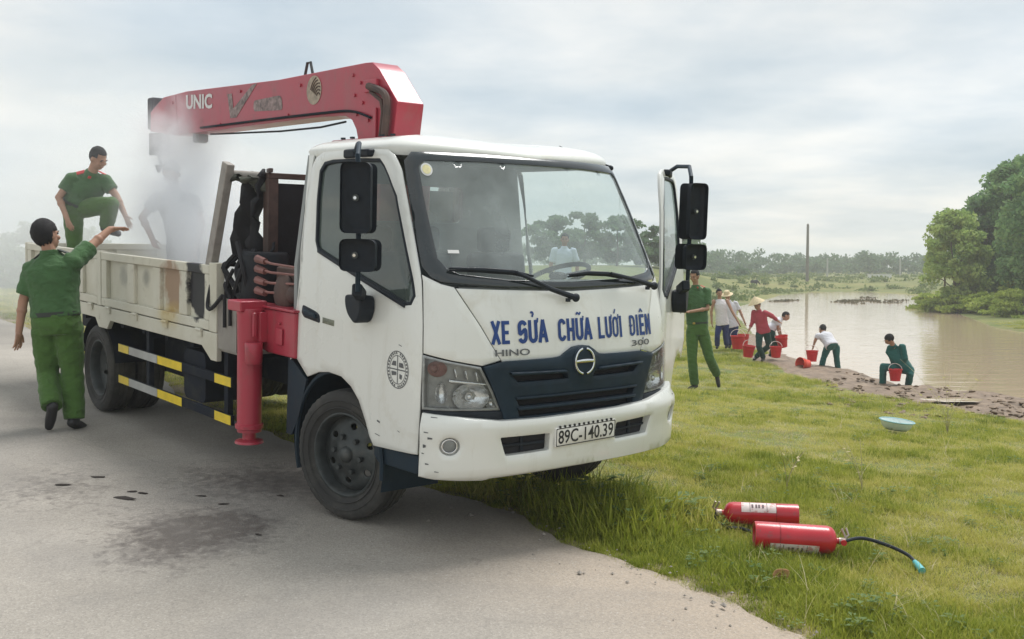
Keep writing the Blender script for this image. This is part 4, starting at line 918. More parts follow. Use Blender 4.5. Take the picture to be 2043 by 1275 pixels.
# front arch liner and mud flap
ar = [(.50 * math.cos(a), .392 + .50 * math.sin(a)) for a in np.linspace(-.25, math.pi + .35, 26)]
for sg in (-1, 1):
    mb = MB()
    for r_, y0, y1 in ((1.0, .55, .945),):
        vs = [(x, sg * y, z) for x, z in ar for y in (y0, y1)]; mb.add(vs, [(2 * i, 2 * i + 1, 2 * i + 3, 2 * i + 2) for i in range(len(ar) - 1)])
    lip = [(.50 * math.cos(a), sg * .945, .392 + .50 * math.sin(a)) for a in np.linspace(-.1, math.pi + .35, 26)]
    mb.tube(lip, .016, 6); mb.build('wheel_arch', NAVY, truck, smooth=True)
    mb = MB(); mb.add([(-.50, sg * .5, .30), (-.50, sg * .96, .30), (-.58, sg * .96, .94), (-.58, sg * .5, .94)], [(0, 1, 2, 3)]); mb.prism([(-.60, .93), (-.36, .80), (-.46, .55), (-.55, .42), (-.62, .42)], sg * .015, 'XZ', sg * .945); mb.build('mud_guard', NAVY, truck)
    mb = MB(); mb.prism(rounded([(.40, .535), (.84, .545), (.84, .44), (.44, .43), (.39, .47)], .02), sg * -.25, 'XZ', sg * .938); mb.build('cab_step', NAVY, truck, bevel=.01)
    for r0 in (-4.2,):
        mb = MB(); fa = [(r0 + .47 * math.cos(a), .40 + .45 * math.sin(a)) for a in np.linspace(.2, math.pi - .2, 16)]; vs = [(x, sg * y, z) for x, z in fa for y in (.48, .98)]; mb.add(vs, [(2 * i, 2 * i + 1, 2 * i + 3, 2 * i + 2) for i in range(len(fa) - 1)]); mb.build('rear_mudguard', CHASSIS, truck, smooth=True)
# side guard rails with reflective tape
for sg in (-1, 1):
    for zc in (.635, .365):
        g = MB(); g.bb(-3.68, -1.42, sg * .955 - .012, sg * .955 + .012, zc - .035, zc + .035); gb = g.build('guard_rail', CHASSIS, truck, bevel=.006)
        for x0, x1, mt in ((-3.68, -3.44, YEL), (-3.43, -2.80, TAPEW), (-2.79, -2.30, YEL), (-1.70, -1.43, YEL)):
            MB().bb(x0, x1, sg * .969, sg * .9715, zc - .033, zc + .033).build('reflective_tape', mt, gb)
    for X in (-3.05, -1.55):
        mb = MB(); mb.bb(X - .03, X + .03, sg * .93 - .02, sg * .93 + .02, .33, .88); mb.bb(X - .03, X + .03, sg * .44, sg * .93, .78, .84); mb.build('guard_bracket', CHASSIS, truck)
# ---- cargo bed
BX0, BX1, ZF, ZT = -6.40, -1.60, .968, 1.442
mb = MB(); mb.bb(BX0 + .02, BX1 - .02, -.97, .97, .90, ZF); mb.build('bed_floor', POSTM, truck)
for X in np.arange(-6.2, -1.7, .5):
    MB().bb(X - .03, X + .03, -.93, .93, .80, .898).build('cross_member', CHASSIS, truck)
for sg in (-1, 1):
    y = sg * 1.0
    sk = [(BX1, ZF - .004), (BX1, .763), (-1.70, .763), (-1.86, .853), (-3.80, .853), (-3.88, .775), (-4.10, .775), (-4.19, .853), (BX0, .853), (BX0, ZF - .004)]
    mb = MB(); mb.prism(sk, -sg * .04, 'XZ', y); mb.build('bed_skirt', BED, truck, bevel=.006)
    for (x0, x1, z1) in ((-1.73, -1.60, 1.46), (-4.13, -4.03, 1.45), (-6.40, -6.34, 1.45)):
        mb = MB(); mb.bb(x0 + .003, x1 - .003, y - sg * .062, y + sg * .002, ZF, z1); mb.build('bed_post', BED, truck, bevel=.006)
    for (gx0, gx1, ribs) in ((-4.025, -1.735, (-3.315, -2.75, -2.22)), (-6.33, -4.135, (-5.72, -5.17, -4.62))):
        g = MB(); yi, yo = y - sg * .045, y
        fr = MB(); fr.bb(gx0, gx1, yi, yo, ZT - .068, ZT); fr.bb(gx0, gx1, yi, yo, ZF + .004, ZF + .075)
        gate = fr.build('side_gate', BED, truck, bevel=.008)
        for x0, x1 in ((gx0, gx0 + .13), (gx1 - .08, gx1)): MB().bb(x0, x1, yi + sg * .001, yo - sg * .0015, ZF + .0755, ZT - .0685).build('gate_stile', BED, gate, bevel=.006)
        for xr in ribs: MB().bb(xr - .075, xr + .075, yi + sg * .002, yo - sg * .004, ZF + .0755, ZT - .0685).build('gate_rib', BED, gate, bevel=.010)
        xs = [gx0 + .13] + [v for xr in ribs for v in (xr - .075, xr + .075)] + [gx1 - .08]
        for a, b_ in zip(xs[::2], xs[1::2]): MB().bb(a + .001, b_ - .001, yi, yi + sg * .008, ZF + .0755, ZT - .0685).build('gate_panel', BED, gate)
        for xh in np.linspace(gx0 + .2, gx1 - .15, 4):
            h = MB(); h.bb(xh - .045, xh + .045, y + sg * .002, y + sg * .014, ZF - .05, ZF - .01); h.cyl((xh - .05, y + sg * .012, ZF - .002), (xh + .05, y + sg * .012, ZF - .002), .012, 8); h.build('hinge', BED, gate, smooth=True)
mb = MB(); mb.bb(BX0 - .04, BX0, -.94, .94, ZT - .07, ZT); mb.bb(BX0 - .04, BX0, -.94, .94, ZF + .004, ZF + .075); tg = mb.build('tailgate', BED, truck, bevel=.008)
MB().bb(BX0 - .03, BX0 - .02, -.935, .935, ZF + .0755, ZT - .0705).build('tailgate_panel', BED, tg)
for yr in (-.9, -.45, 0, .45, .9): MB().bb(BX0 - .041, BX0 - .005, yr - .05, yr + .05, ZF + .0757, ZT - .0707).build('tailgate_rib', BED, tg, bevel=.006)
# headboard: leaning uprights, guard frame, burnt drape
for sg in (-1, 1):
    a, b_ = Vector((-1.79, sg * .965, 1.38)), Vector((-1.555, sg * .935, 2.16))
    mb = MB(); mb.bar(a, b_, .060, .095, up=(1, 0, 0)); mb.bb(-1.80, -1.70, sg * .94 - .03, sg * .94 + .03, .97, 1.42); mb.build('headboard_upright', POSTM, truck, bevel=.008)
MB().tube([(-1.60, -.93, 2.08), (-1.50, -.80, 2.075), (-1.42, -.70, 2.07)], .035, 10).build('headboard_tie', POSTM, truck, smooth=True)
mb = MB(); mb.bb(-1.46, -1.38, -.98, .95, .98, 1.02); mb.build('headboard_sill', BED, truck)
mb = MB(); mb.bb(-1.735, -1.30, -.99, -.97, .86, 1.22); mb.bb(-1.735, -1.30, -.97, .97, .84, .862); mb.build('front_valance', POSTM, truck)
mb = MB()
for yy in (-.70, 0.1, .90): mb.bb(-1.42, -1.34, yy - .04, yy + .04, .98, 2.06)
mb.bb(-1.42, -1.34, -.74, .94, 2.0605, 2.10); mb.bar((-1.30, -.74, 2.115), (-1.62, -.60, 2.125), .03); mb.build('guard_frame', RUSTP, truck, bevel=.006)
MB().bb(-1.375, -1.36, -.659, .86, 1.2, 2.03).build('guard_panel', SOOT_GAP, truck)
def rag(name, P, w, mat, seed):
    """a hanging burnt sheet with ragged edges"""
    r = random.Random(seed); mb = MB(); n = 14; m_ = 6
    for i in range(n + 1):
        t = i / n; k = t * (len(P) - 1); a = int(min(k, len(P) - 2)); p = Vector(P[a]).lerp(Vector(P[a + 1]), k - a); ww = w[0] + (w[1] - w[0]) * t
        for j in range(m_ + 1):
            s = j / m_ - .5; mb.v.append(tuple(p + Vector((s * ww + .03 * r.uniform(-1, 1), .05 * math.sin(7 * s + 5 * t) + .03 * r.uniform(-1, 1), .03 * r.uniform(-1, 1)))))
    for i in range(n):
        for j in range(m_): mb.f.append((i * (m_ + 1) + j, i * (m_ + 1) + j + 1, (i + 1) * (m_ + 1) + j + 1, (i + 1) * (m_ + 1) + j))
    o = mb.build(name, mat, truck, smooth=True, angle=80); s = o.modifiers.new('t', 'SOLIDIFY'); s.thickness = .02; return o
rag('burnt_tarp', [(-1.47, -.78, 2.10), (-1.55, -.76, 1.85), (-1.68, -.74, 1.5), (-1.62, -.78, 1.25)], (.20, .50), SOOT_GAP, 1)
rag('burnt_bundle', [(-1.50, -.70, 1.62), (-1.40, -.80, 1.48), (-1.38, -.86, 1.34), (-1.36, -.90, 1.20)], (.30, .44), SOOT_GAP, 5)
rag('burnt_tarp', [(-1.60, -.90, 2.07), (-1.5, -.78, 2.06), (-1.45, -.74, 1.98)], (.12, .16), pm('soot_grey', (.10, .105, .085), .9, var=.5, scale=14, bmp=.5, bscale=40), 2)
hoses = MB()
for k in range(9):
    r = random.Random(k); x0 = -1.60 + r.uniform(0, .28); z0 = 1.28 + r.uniform(0, .16)
    hoses.tube(spline([(x0 + r.uniform(-.1, .1), -.88 + r.uniform(-.06, .06), z0 + .22 * r.random()), (x0 + r.uniform(-.12, .12), -.95, z0), (x0 + r.uniform(-.1, .1), -.90, z0 - .2), (x0 + r.uniform(-.1, .1), -.86, 1.1)]), .014 + .008 * r.random(), 6)
hoses.tube(spline([(-1.72, -.99, 1.30), (-1.71, -1.02, 1.16), (-1.62, -1.03, 1.14), (-1.5, -1.0, 1.24)]), .014, 6)
hoses.build('burnt_hoses', SOOT_GAP, truck, smooth=True)
for X, z0 in ((-1.47, 1.02), (-1.38, 1.04)): MB().tube([(X, -1.0, 1.25), (X + .005, -1.003, z0)], .012, 6).build('soot_drip', SOOT_GAP, truck)
mb = MB(); mb.lathe([(.001, 1.20), (.15, 1.20), (.165, 1.23), (.165, 1.53), (.15, 1.55), (.001, 1.55)], 24, o=(-1.30, -.78, 0)); mb.build('oil_tank', pm('tank_black', (.008, .010, .014), .8, var=.4, scale=12), truck, smooth=True)
# crane: base, outrigger, control levers, column, boom
mb = MB(); mb.prism([(-1.22, 1.195), (-.47, 1.205), (-.47, .915), (-.84, .915), (-1.14, .95)], 1.9, 'XZ', -.985); base = mb.build('crane_base', RED, truck, bevel=.012)
MB().bb(-1.24, -.46, -1.0, -.86, 1.2055, 1.221).build('base_flange', RED, base, bevel=.004)
mb = MB(); mb.bb(-.70, -.62, -.999, -.988, .985, 1.09); mb.cyl((-.66, -.99, 1.12), (-.66, -1.0, 1.12), .01, 8); mb.build('base_plate', RED, base, bevel=.004)
for sg in (-1, 1):
    c_ = (-.945, sg * 1.06)
    mb = MB(); mb.lathe([(.001, 1.20), (.085, 1.20), (.088, 1.19), (.083, 1.15), (.080, .93), (.080, .44), (.092, .435), (.092, .41), (.080, .405), (.080, .385), (.001, .385)], 28, o=(*c_, 0)); leg = mb.build('outrigger', RED, truck, smooth=True)
    mb = MB(); mb.lathe([(.045, .384), (.045, .335), (.09, .325), (.095, .31), (.001, .305)], 24, o=(*c_, 0)); mb.build('outrigger_foot', RED, leg, smooth=True)
    mb = MB(); mb.lathe([(.001, .985), (.055, .985), (.058, .98), (.055, .86), (.045, .845), (.001, .845)], 18, o=(c_[0] + .10, c_[1] - sg * -.03 * 0 + sg * .02, 0)); mb.build('outrigger_collar', RED, leg, smooth=True)
    mb = MB(); mb.box((c_[0] - .04, c_[1], 1.215), (.20, .19, .07)); mb.bar((c_[0] + .11, c_[1] + sg * .02, 1.18), (c_[0] + .11, c_[1] + sg * .02, 1.02), .03, .02); mb.bb(c_[0] - .1, c_[0] + .1, c_[1] - sg * .02, c_[1] - sg * .2, .98, 1.18); mb.build('outrigger_head', RED, leg, bevel=.02)
for k, z in enumerate((1.51, 1.445, 1.37, 1.30)):
    mb = MB(); mb.tube([(-1.06, -.93, z), (-.93, -.92, z - .02 + .006 * k), (-.55, -.88, z - .035 + .02 * k)], [.012, .009, .008], 6); mb.tube([(-1.10, -.935, z + .004), (-1.0, -.925, z - .01)], [.028, .022], 8); mb.build('crane_lever', PINK, truck, smooth=True)
mb = MB(); mb.bb(-.98, -.56, -.86, -.6, 1.2, 1.47); mb.ell((-.82, -.88, 1.30), (.12, .05, .13)); mb.ell((-.70, -.87, 1.30), (.07, .05, .06)); mb.build('control_valve', RUSTP, truck, bevel=.02)
mb = MB(); mb.prism([(-1.25, 1.2), (-.75, 1.2), (-.74, 2.0), (-.70, 2.36), (-1.42, 2.36), (-1.28, 2.0)], .42, 'XZ', -.21); mb.build('crane_column', RED, truck, bevel=.015)
BMP = [side(x, y, -.11)[[0, 2]] for x, y in [(300, 224), (312, 209), (326, 194), (372, 182), (555, 159), (728, 125), (742, 124), (756, 138), (793, 203), (783, 290), (716, 290), (710, 258), (702, 240), (688, 231), (640, 233), (520, 248), (395, 264), (345, 270), (300, 262)]]
BMP = [tuple(p) for p in BMP]
mb = MB(); mb.prism(BMP, .22, 'XZ', -.11); boom = mb.build('crane_boom', RED, truck, bevel=.008)
bs = lambda u, v: Vector((u, -.11, v))
q0, q1 = side(372, 219, -.11), side(424, 196, -.11)
LETW = pm('letter_white', (.72, .70, .68), .5, var=.1, scale=40)
lettering('boom_lettering', 'UNIC', LETW, boom, lambda u, v: bs(u, v + (u - q0[0]) * -.05), q0[0], q1[0], q0[2] + .005, q0[2] + .135, off=.004, bold=.035)
ce = side(627, 180, -.11); GOLD = pm('seal_tan', (.42, .34, .26), .6, var=.3, scale=30, dirt=(.2, .16, .15))
patch('boom_seal', disc(ce[0], ce[2], .115, 32, .95), GOLD, boom, bs, off=.003, thick=0, res=.05, edge=0)
for k in range(6):
    r_ = .03 + .02 * k; A = [math.radians(t) for t in range(35, 165, 10)]; cx_, cz_ = ce[0] + .07, ce[2] - .06
    P = [(cx_ + r_ * math.cos(a), cz_ + r_ * 1.2 * math.sin(a)) for a in A]; P = [p for p in P if math.hypot(p[0] - ce[0], p[1] - ce[2]) < .105]
    if len(P) > 2: MB().tube([(x, -.115, z) for x, z in P], .0045, 5).build('boom_seal_line', RUSTP, boom)
for k, (px, py) in enumerate([(705, 150), (720, 165), (708, 190), (724, 205), (712, 228), (735, 240), (600, 170), (575, 230), (480, 182), (440, 248), (345, 205), (340, 250)]):
    q = side(px, py, -.11); MB().cyl((q[0], -.108, q[2]), (q[0], -.121, q[2]), .013, 8).build('boom_bolt', RED, boom)
pl = [side(px, py, -.125) for px, py in [(400, 255), (520, 240), (640, 226), (700, 222), (740, 235)]]; MB().tube(spline(pl), .010, 6).build('hydraulic_line', CHASSIS, boom, smooth=True)
wl_ = [side(px, py, -.112) for px, py in [(350, 190), (352, 228), (356, 268)]]; MB().tube(wl_, .007, 5).build('boom_section_edge', RED, boom)
# scorched model mark: a slanted V with blistered paint
v0 = side(460, 222, -.11); ASH = pm('blistered_paint', (.34, .26, .25), .8, var=.35, scale=30, dirt=(.12, .10, .10), dscale=18, dlo=.45, dhi=.6, bmp=.5, bscale=70)
patch('boom_mark', [(v0[0] - .06, v0[2] + .15), (v0[0] + .03, v0[2] + .15), (v0[0] + .06, v0[2] + .02), (v0[0] + .42, v0[2] + .19), (v0[0] + .52, v0[2] + .20), (v0[0] + .12, v0[2] - .06), (v0[0] + .0, v0[2] - .06)], ASH, boom, bs, off=.003, thick=0, res=.08, edge=0)
patch('boom_mark', rounded([(v0[0] + .45, v0[2] - .03), (v0[0] + .98, v0[2] - .05), (v0[0] + .95, v0[2] + .07), (v0[0] + .45, v0[2] + .06)], .05), ASH, boom, bs, off=.002, thick=0, res=.08, edge=0)
e0 = side(617, 148, -.0); mb = MB(); mb.tube([(e0[0] - .07, 0, e0[2] - .01), (e0[0] - .03, 0, e0[2] + .09), (e0[0] + .02, 0, e0[2] + .09), (e0[0] + .06, 0, e0[2] - .01)], .012, 8); mb.build('boom_eye', STEEL, boom, smooth=True)
mb = MB(); h0, h1, h2, h3 = side(735, 172, -.14), side(765, 185, -.15), side(772, 215, -.15), side(766, 275, -.15)
mb.tube(spline([h0, h1, h2, h3]), .026, 8); mb.tube([Vector(h0) + Vector((.03, 0, -.04)), Vector(h1) + Vector((-.03, 0, -.05)), Vector(h2) + Vector((-.05, 0, -.02)), Vector(h3) + Vector((-.05, 0, 0))], .014, 6); mb.build('boom_hose', RUSTP, boom, smooth=True)
c0 = side(745, 172, -.11); mb = MB(); mb.box((c0[0], -.125, c0[2]), (.16, .03, .09)); mb.build('hose_bracket', RED, boom, bevel=.008)
l0, l1 = side(752, 215, -.112), side(742, 275, -.112)
mb = MB(); mb.bb(l0[0] - .03, l0[0] + .01, -.128, -.1105, l1[2], l0[2]); mb.build('boom_stiffener', RED, boom, bevel=.004)
mb = MB(); k0 = side(401, 276, 0.); mb.box((k0[0], 0, k0[2]), (.12, .10, .07)); mb.cyl((k0[0] - .02, -.06, k0[2]), (k0[0] - .02, .06, k0[2]), .045, 14); mb.build('cable_sheave', STEEL, boom, bevel=.01)
MB().tube([side(420, 268, 0.), side(560, 262, 0.), side(640, 254, 0.), side(690, 243, 0.)], .008, 6).build('winch_cable', BLACK, boom)
tp0 = side(315, 240, 0.); mb = MB(); mb.bb(tp0[0] - .06, tp0[0] + .08, -.09, .09, tp0[2] - .1, tp0[2] + .22); mb.build('boom_head', CHASSIS, boom, bevel=.02)
hk = side(318, 290, 0.); mb = MB(); mb.bb(hk[0] - .10, hk[0] + .10, -.07, .07, hk[2] - .10, hk[2] + .12); mb.tube([(hk[0], 0, hk[2] - .1), (hk[0] + .05, 0, hk[2] - .2), (hk[0] - .02, 0, hk[2] - .26), (hk[0] - .07, 0, hk[2] - .2)], .02, 8); mb.build('hook_block', CHASSIS, boom, bevel=.02)
MB().bb(-1.9, -.55, -.5, -.35, .84, .90).build('sub_frame', RED, truck)
# ================================================================== people
def clothmat(name, col, var=.14, rough=.9):
    if name in MATS: return MATS[name]
    m, nt, b = nodes(name); tc = nd(nt, 'ShaderNodeTexCoord').outputs['Object']
    n1 = noise_n(nt, tc, 5, 5, .6); lo = tuple(c * (1 - var) for c in col); hi = tuple(min(1, c * (1 + var)) for c in col)
    nt.links.new(ramp(nt, n1.outputs['Fac'], [(.3, lo), (.7, hi)]).outputs[0], b.inputs['Base Color']); b.inputs['Roughness'].default_value = rough
    b.inputs['Specular IOR Level'].default_value = .2; b.inputs['Sheen Weight'].default_value = .15
    mp = nd(nt, 'ShaderNodeMapping'); mp.inputs['Scale'].default_value = (1, 1, 1.6); nt.links.new(tc, mp.inputs[0])
    w = noise_n(nt, mp.outputs[0], 11, 3, .5, 1.2); bump(nt, b, w.outputs['Fac'], .55, .03)
    MATS[name] = m; return m
SKIN = pm('skin', (.40, .22, .145), .6, var=.10, scale=12); SKIN2 = pm('skin_tan', (.30, .165, .11), .6, var=.1, scale=12)
HAIR = pm('hair_black', (.011, .010, .011), .85, var=.4, scale=40, bmp=.5, bscale=120)
SHOE = pm('shoe_black', (.015, .015, .017), .5, var=.3)
OLIVE = clothmat('uniform_green', (.060, .132, .050)); OLIVE_T = clothmat('uniform_green_trousers', (.070, .145, .034))
EYE = pm('eye_dark', (.012, .010, .010), .3); BELT = pm('belt_dark', (.02, .028, .022), .5); REDT = pm('red_tab', (.55, .03, .03), .5); GOLDM = pm('brass', (.6, .42, .12), .35, metal=.8)
def fuse(name, mb, voxel, mat, parent, base, smooth_it=4, wrinkle=0, seed=0):
    """weld overlapping closed shapes into one continuous skin"""
    me = bpy.data.meshes.new(name + '_raw'); me.from_pydata(mb.v, [], mb.f); me.update()
    bm = bmesh.new(); bm.from_mesh(me); bmesh.ops.recalc_face_normals(bm, faces=bm.faces); bm.to_mesh(me); bm.free()
    o = bpy.data.objects.new(name + '_raw', me); C.objects.link(o)
    r = o.modifiers.new('r', 'REMESH'); r.mode = 'VOXEL'; r.voxel_size = voxel; r.use_smooth_shade = True
    s = o.modifiers.new('s', 'SMOOTH'); s.factor = .5; s.iterations = smooth_it
    dg = bpy.context.evaluated_depsgraph_get(); dg.update()
    out = bpy.data.meshes.new_from_object(o.evaluated_get(dg)); bpy.data.objects.remove(o); bpy.data.meshes.remove(me)
    out.name = name; n = len(out.vertices); co = np.empty(n * 3, np.float32); out.vertices.foreach_get('co', co); co = co.reshape(-1, 3)
    if wrinkle:
        no = np.empty(n * 3, np.float32); out.vertices.foreach_get('normal', no); no = no.reshape(-1, 3)
        p = co + seed; f = np.sin(p[:, 2] * 38 + 3 * np.sin(p[:, 0] * 13 + p[:, 1] * 11)) * np.sin(p[:, 0] * 17 + p[:, 1] * 19 + 2 * np.sin(p[:, 2] * 9)) + .6 * np.sin(p[:, 2] * 70 + p[:, 0] * 31 + 2.5 * np.sin(p[:, 1] * 23))
        co = co + no * (wrinkle * f)[:, None]
    co = co - np.array(base)[None]; out.vertices.foreach_set('co', np.ravel(co).astype(np.float32)); out.update()
    out.polygons.foreach_set('use_smooth', [True] * len(out.polygons))
    return link(name, out, mat, parent)
def ringloft(mb, rings, n=18):
    """rings: (centre, right axis, fwd axis, half width, half depth)"""
    vs, k = [], len(rings)
    for c, r, f, a, b in rings:
        for j in range(n):
            t = 2 * math.pi * j / n; vs.append(Vector(c) + Vector(r) * (a * math.copysign(abs(math.cos(t)) ** .85, math.cos(t))) + Vector(f) * (b * math.copysign(abs(math.sin(t)) ** .85, math.sin(t))))
    fs = [(i * n + j, i * n + (j + 1) % n, (i + 1) * n + (j + 1) % n, (i + 1) * n + j) for i in range(k - 1) for j in range(n)]
    mb.add(vs, fs + [tuple(range(n))[::-1], tuple((k - 1) * n + j for j in range(n))])
def limb(mb, pts, rs, n=12, caps=True):
    mb.tube(pts, rs, n)
    for i, (p, r) in enumerate(zip(pts, rs)):
        if caps or 0 < i < len(pts) - 1: mb.ell(p, (r, r, r), 12, 8)
def person(name, label, J, fwd, head_f, shirt, trousers, sc_=1.0, voxel=.012, sleeve=.85, skin=SKIN, group=None, hat=None, shoes=SHOE, vest=False, tabs=False, belt=True, hand_curl=.45, hair=True, girth=1.0, wr=.0022):
    """J: world joints. fwd: where the chest faces"""
    J = {k: Vector(v) for k, v in J.items()}; fwd = Vector(fwd).normalized()
    low = min(J['ankL'].z, J['ankR'].z); base = Vector((J['pel'].x, J['pel'].y, low - .08 * sc_))
    root = empty(name, base, None, label, 'person', group); s = sc_
    up = (J['neck'] - J['pel']).normalized(); rt = fwd.cross(up).normalized(); fw2 = up.cross(rt).normalized()
    shr = (J['shoR'] - J['shoL']); shr = shr.normalized() if shr.length > .05 else rt
    # ---- body: one continuous skin
    B = MB(); hc, hf = J['head'], Vector(head_f).normalized(); hu = (J['head'] - J['neck']).normalized(); hr = hf.cross(hu).normalized(); hu = hr.cross(hf).normalized()
    HM = Matrix((hr, hf, hu)).transposed()
    hp = lambda x, y, z: hc + HM @ Vector((x * s, y * s, z * s))
    B.ell(hp(0, -.008, .018), (.077 * s, .094 * s, .100 * s), 20, 14, HM); B.ell(hp(0, .022, -.045), (.058 * s, .068 * s, .075 * s), 16, 12, HM); B.ell(hp(0, .05, -.085), (.032 * s, .032 * s, .026 * s), 12, 8, HM)
    B.ell(hp(0, .100, -.022), (.014 * s, .02 * s, .024 * s), 10, 8, HM); B.ell(hp(0, .088, .018), (.05 * s, .014 * s, .012 * s), 10, 6, HM); B.ell(hp(0, .092, -.062), (.024 * s, .010 * s, .010 * s), 10, 6, HM)
    for q in (-1, 1): B.ell(hp(q * .078, -.005, -.012), (.012 * s, .022 * s, .034 * s), 10, 8, HM); B.ell(hp(q * .04, .072, -.03), (.024 * s, .02 * s, .02 * s), 10, 6, HM)
    limb(B, [J['neck'] - up * .02, hp(0, -.015, -.06)], [.056 * s, .052 * s]); 
    tor = [(J['pel'].lerp(J['neck'], t), rt.lerp(shr, t).normalized(), fw2, a * s, b * s) for t, a, b in ((-.08, .12, .09), (.08, .145, .10), (.35, .125, .085), (.65, .15, .10), (.86, .15, .08), (.97, .06, .05))]
    ringloft(B, tor)
    for S in 'LR':
        limb(B, [J['sho' + S], J['elb' + S], J['wri' + S]], [.050 * s, .040 * s, .029 * s]); mid = J['elb' + S].lerp(J['wri' + S], .3); B.ell(mid, (.043 * s,) * 3)
        limb(B, [J['hip' + S], J['kne' + S], J['ank' + S]], [.075 * s, .052 * s, .036 * s]); B.ell(J['ank' + S].lerp(J['kne' + S], .65), (.052 * s,) * 3)
        # hand: palm, four unequal bent fingers, thumb off the side of the palm
        w = J['wri' + S]; hd = (J['han' + S] - w); hd = hd.normalized() if hd.length > .01 else (w - J['elb' + S]).normalized()
        pn = Vector(J.get('pal' + S, fwd.cross(hd) if abs(fwd.dot(hd)) < .9 else rt)); pn = (pn - hd * pn.dot(hd)).normalized(); sd = hd.cross(pn).normalized()
        HR = Matrix((sd, hd, pn)).transposed(); B.ell(w + hd * .05 * s, (.040 * s, .052 * s, .017 * s), 12, 8, HR); limb(B, [w, w + hd * .03 * s], [.028 * s, .027 * s])
        tside = 1 if S == 'L' else -1
        for k, (o_, l_) in enumerate(((-.033, .062), (-.011, .078), (.012, .073), (.034, .056))):
            a0 = w + hd * .085 * s + sd * o_ * s; d0 = (hd + sd * o_ * 3.2 + pn * hand_curl * .3).normalized(); a1 = a0 + d0 * l_ * .5 * s; d1 = (d0 + pn * hand_curl).normalized(); a2 = a1 + d1 * l_ * .5 * s
            limb(B, [a0 - hd * .012 * s, a1, a2], [.0095 * s, .0088 * s, .0075 * s], 8)
        t0 = w + hd * .035 * s + sd * tside * .034 * s; d0 = (hd * .75 + sd * tside * .75 + pn * .25).normalized(); t1 = t0 + d0 * .035 * s; t2 = t1 + (d0 + hd * .6).normalized() * .03 * s
        limb(B, [t0, t1, t2], [.0125 * s, .0105 * s, .0085 * s], 8)
    fuse('body', B, .0052 if voxel < .010 else .0068 if voxel < .011 else voxel * .8, skin, root, base, 3)
    # ---- shirt
    S_ = MB(); s0 = s; s = s * girth
    tor = [(J['pel'].lerp(J['neck'], t), rt.lerp(shr, t).normalized(), fw2, a * s, b * s) for t, a, b in ((-.10 if not belt else .10, .186 if not belt else .170, .142 if not belt else .125), (.05 if not belt else .16, .182 if not belt else .168, .136 if not belt else .123), (.22, .166, .122), (.42, .162, .118), (.62, .178, .125), (.80, .178, .115), (.92, .125, .082), (1.0, .066, .062))]
    ringloft(S_, tor)
    for S in 'LR':
        a, e = J['sho' + S], J['elb' + S]
        if not vest:
            S_.ell(a, (.072 * s, .072 * s, .066 * s)); L = a.lerp(e, sleeve) if sleeve <= 1 else e
            P = [a.lerp(J['neck'], .35), a, L]; R_ = [.060 * s, .068 * s, .066 * s]
            S_.tube(P, R_, 14)
            if sleeve > 1: S_.ell(e, (.056 * s,) * 3); S_.tube([e, e.lerp(J['wri' + S], sleeve - 1)], [.056 * s, .048 * s], 14)
        else: S_.tube([J['neck'].lerp(a, .45) + Vector((0, 0, .01)), J['pel'].lerp(J['neck'], .78) + (a - J['neck']) * .6], [.045 * s, .06 * s], 10)
    if not vest:
        S_.tube([J['neck'] - up * .05 * s, J['neck'] + up * .030 * s], [.078 * s, .066 * s], 16)
    fuse('shirt', S_, voxel, shirt, root, base, 2, wr, 1.3)
    # ---- trousers
    T = MB(); ringloft(T, [(J['pel'].lerp(J['neck'], t), rt, fw2, a * s, b * s) for t, a, b in ((-.16, .155, .115), (-.03, .170, .130), (.10, .165, .124), (.17, .158, .119))])
    for S in 'LR':
        h, k, a = J['hip' + S], J['kne' + S], J['ank' + S]; T.ell(h, (.098 * s,) * 3)
        T.tube([h, h.lerp(k, .5), k], [.100 * s, .090 * s, .074 * s], 14); T.ell(k, (.074 * s,) * 3); T.tube([k, k.lerp(a, .5), a.lerp(k, .02)], [.074 * s, .076 * s, .070 * s], 14)
    fuse('trousers', T, voxel, trousers, root, base, 2, wr * 1.2, 2.9)
    if belt:
        r_ = []; c0 = J['pel'].lerp(J['neck'], .135)
        ring_ = [c0 + rt * (.170 * s * math.cos(t)) + fw2 * (.128 * s * math.sin(t)) for t in np.linspace(0, 2 * math.pi, 25)[:-1]]
        b_ = MB(); n_ = len(ring_); b_.add([q - base - up * .018 for q in ring_] + [q - base + up * .018 for q in ring_], [(i, (i + 1) % n_, n_ + (i + 1) % n_, n_ + i) for i in range(n_)])
        b_.build('belt', BELT, root, smooth=True); bk = MB(); bk.box(c0 + fw2 * .131 * s - base, (.045, .02, .035), Matrix((rt, fw2, up)).transposed()); bk.build('buckle', GOLDM, root, bevel=.004)
    s = s0
    # ---- shoes
    for S in 'LR':
        a, t = J['ank' + S], J['toe' + S]; d = (t - a); sh = MB(); dn = d.normalized()
        heel = a - dn * .045 * s - Vector((0, 0, .035 * s)); M_ = MB(); M_.ell(a, (.046 * s, .046 * s, .05 * s)); limb(M_, [heel, a.lerp(t, .55) - Vector((0, 0, .015 * s)), t], [.042 * s, .044 * s, .036 * s])
        fuse('shoe', M_, voxel, shoes, root, base, 2)
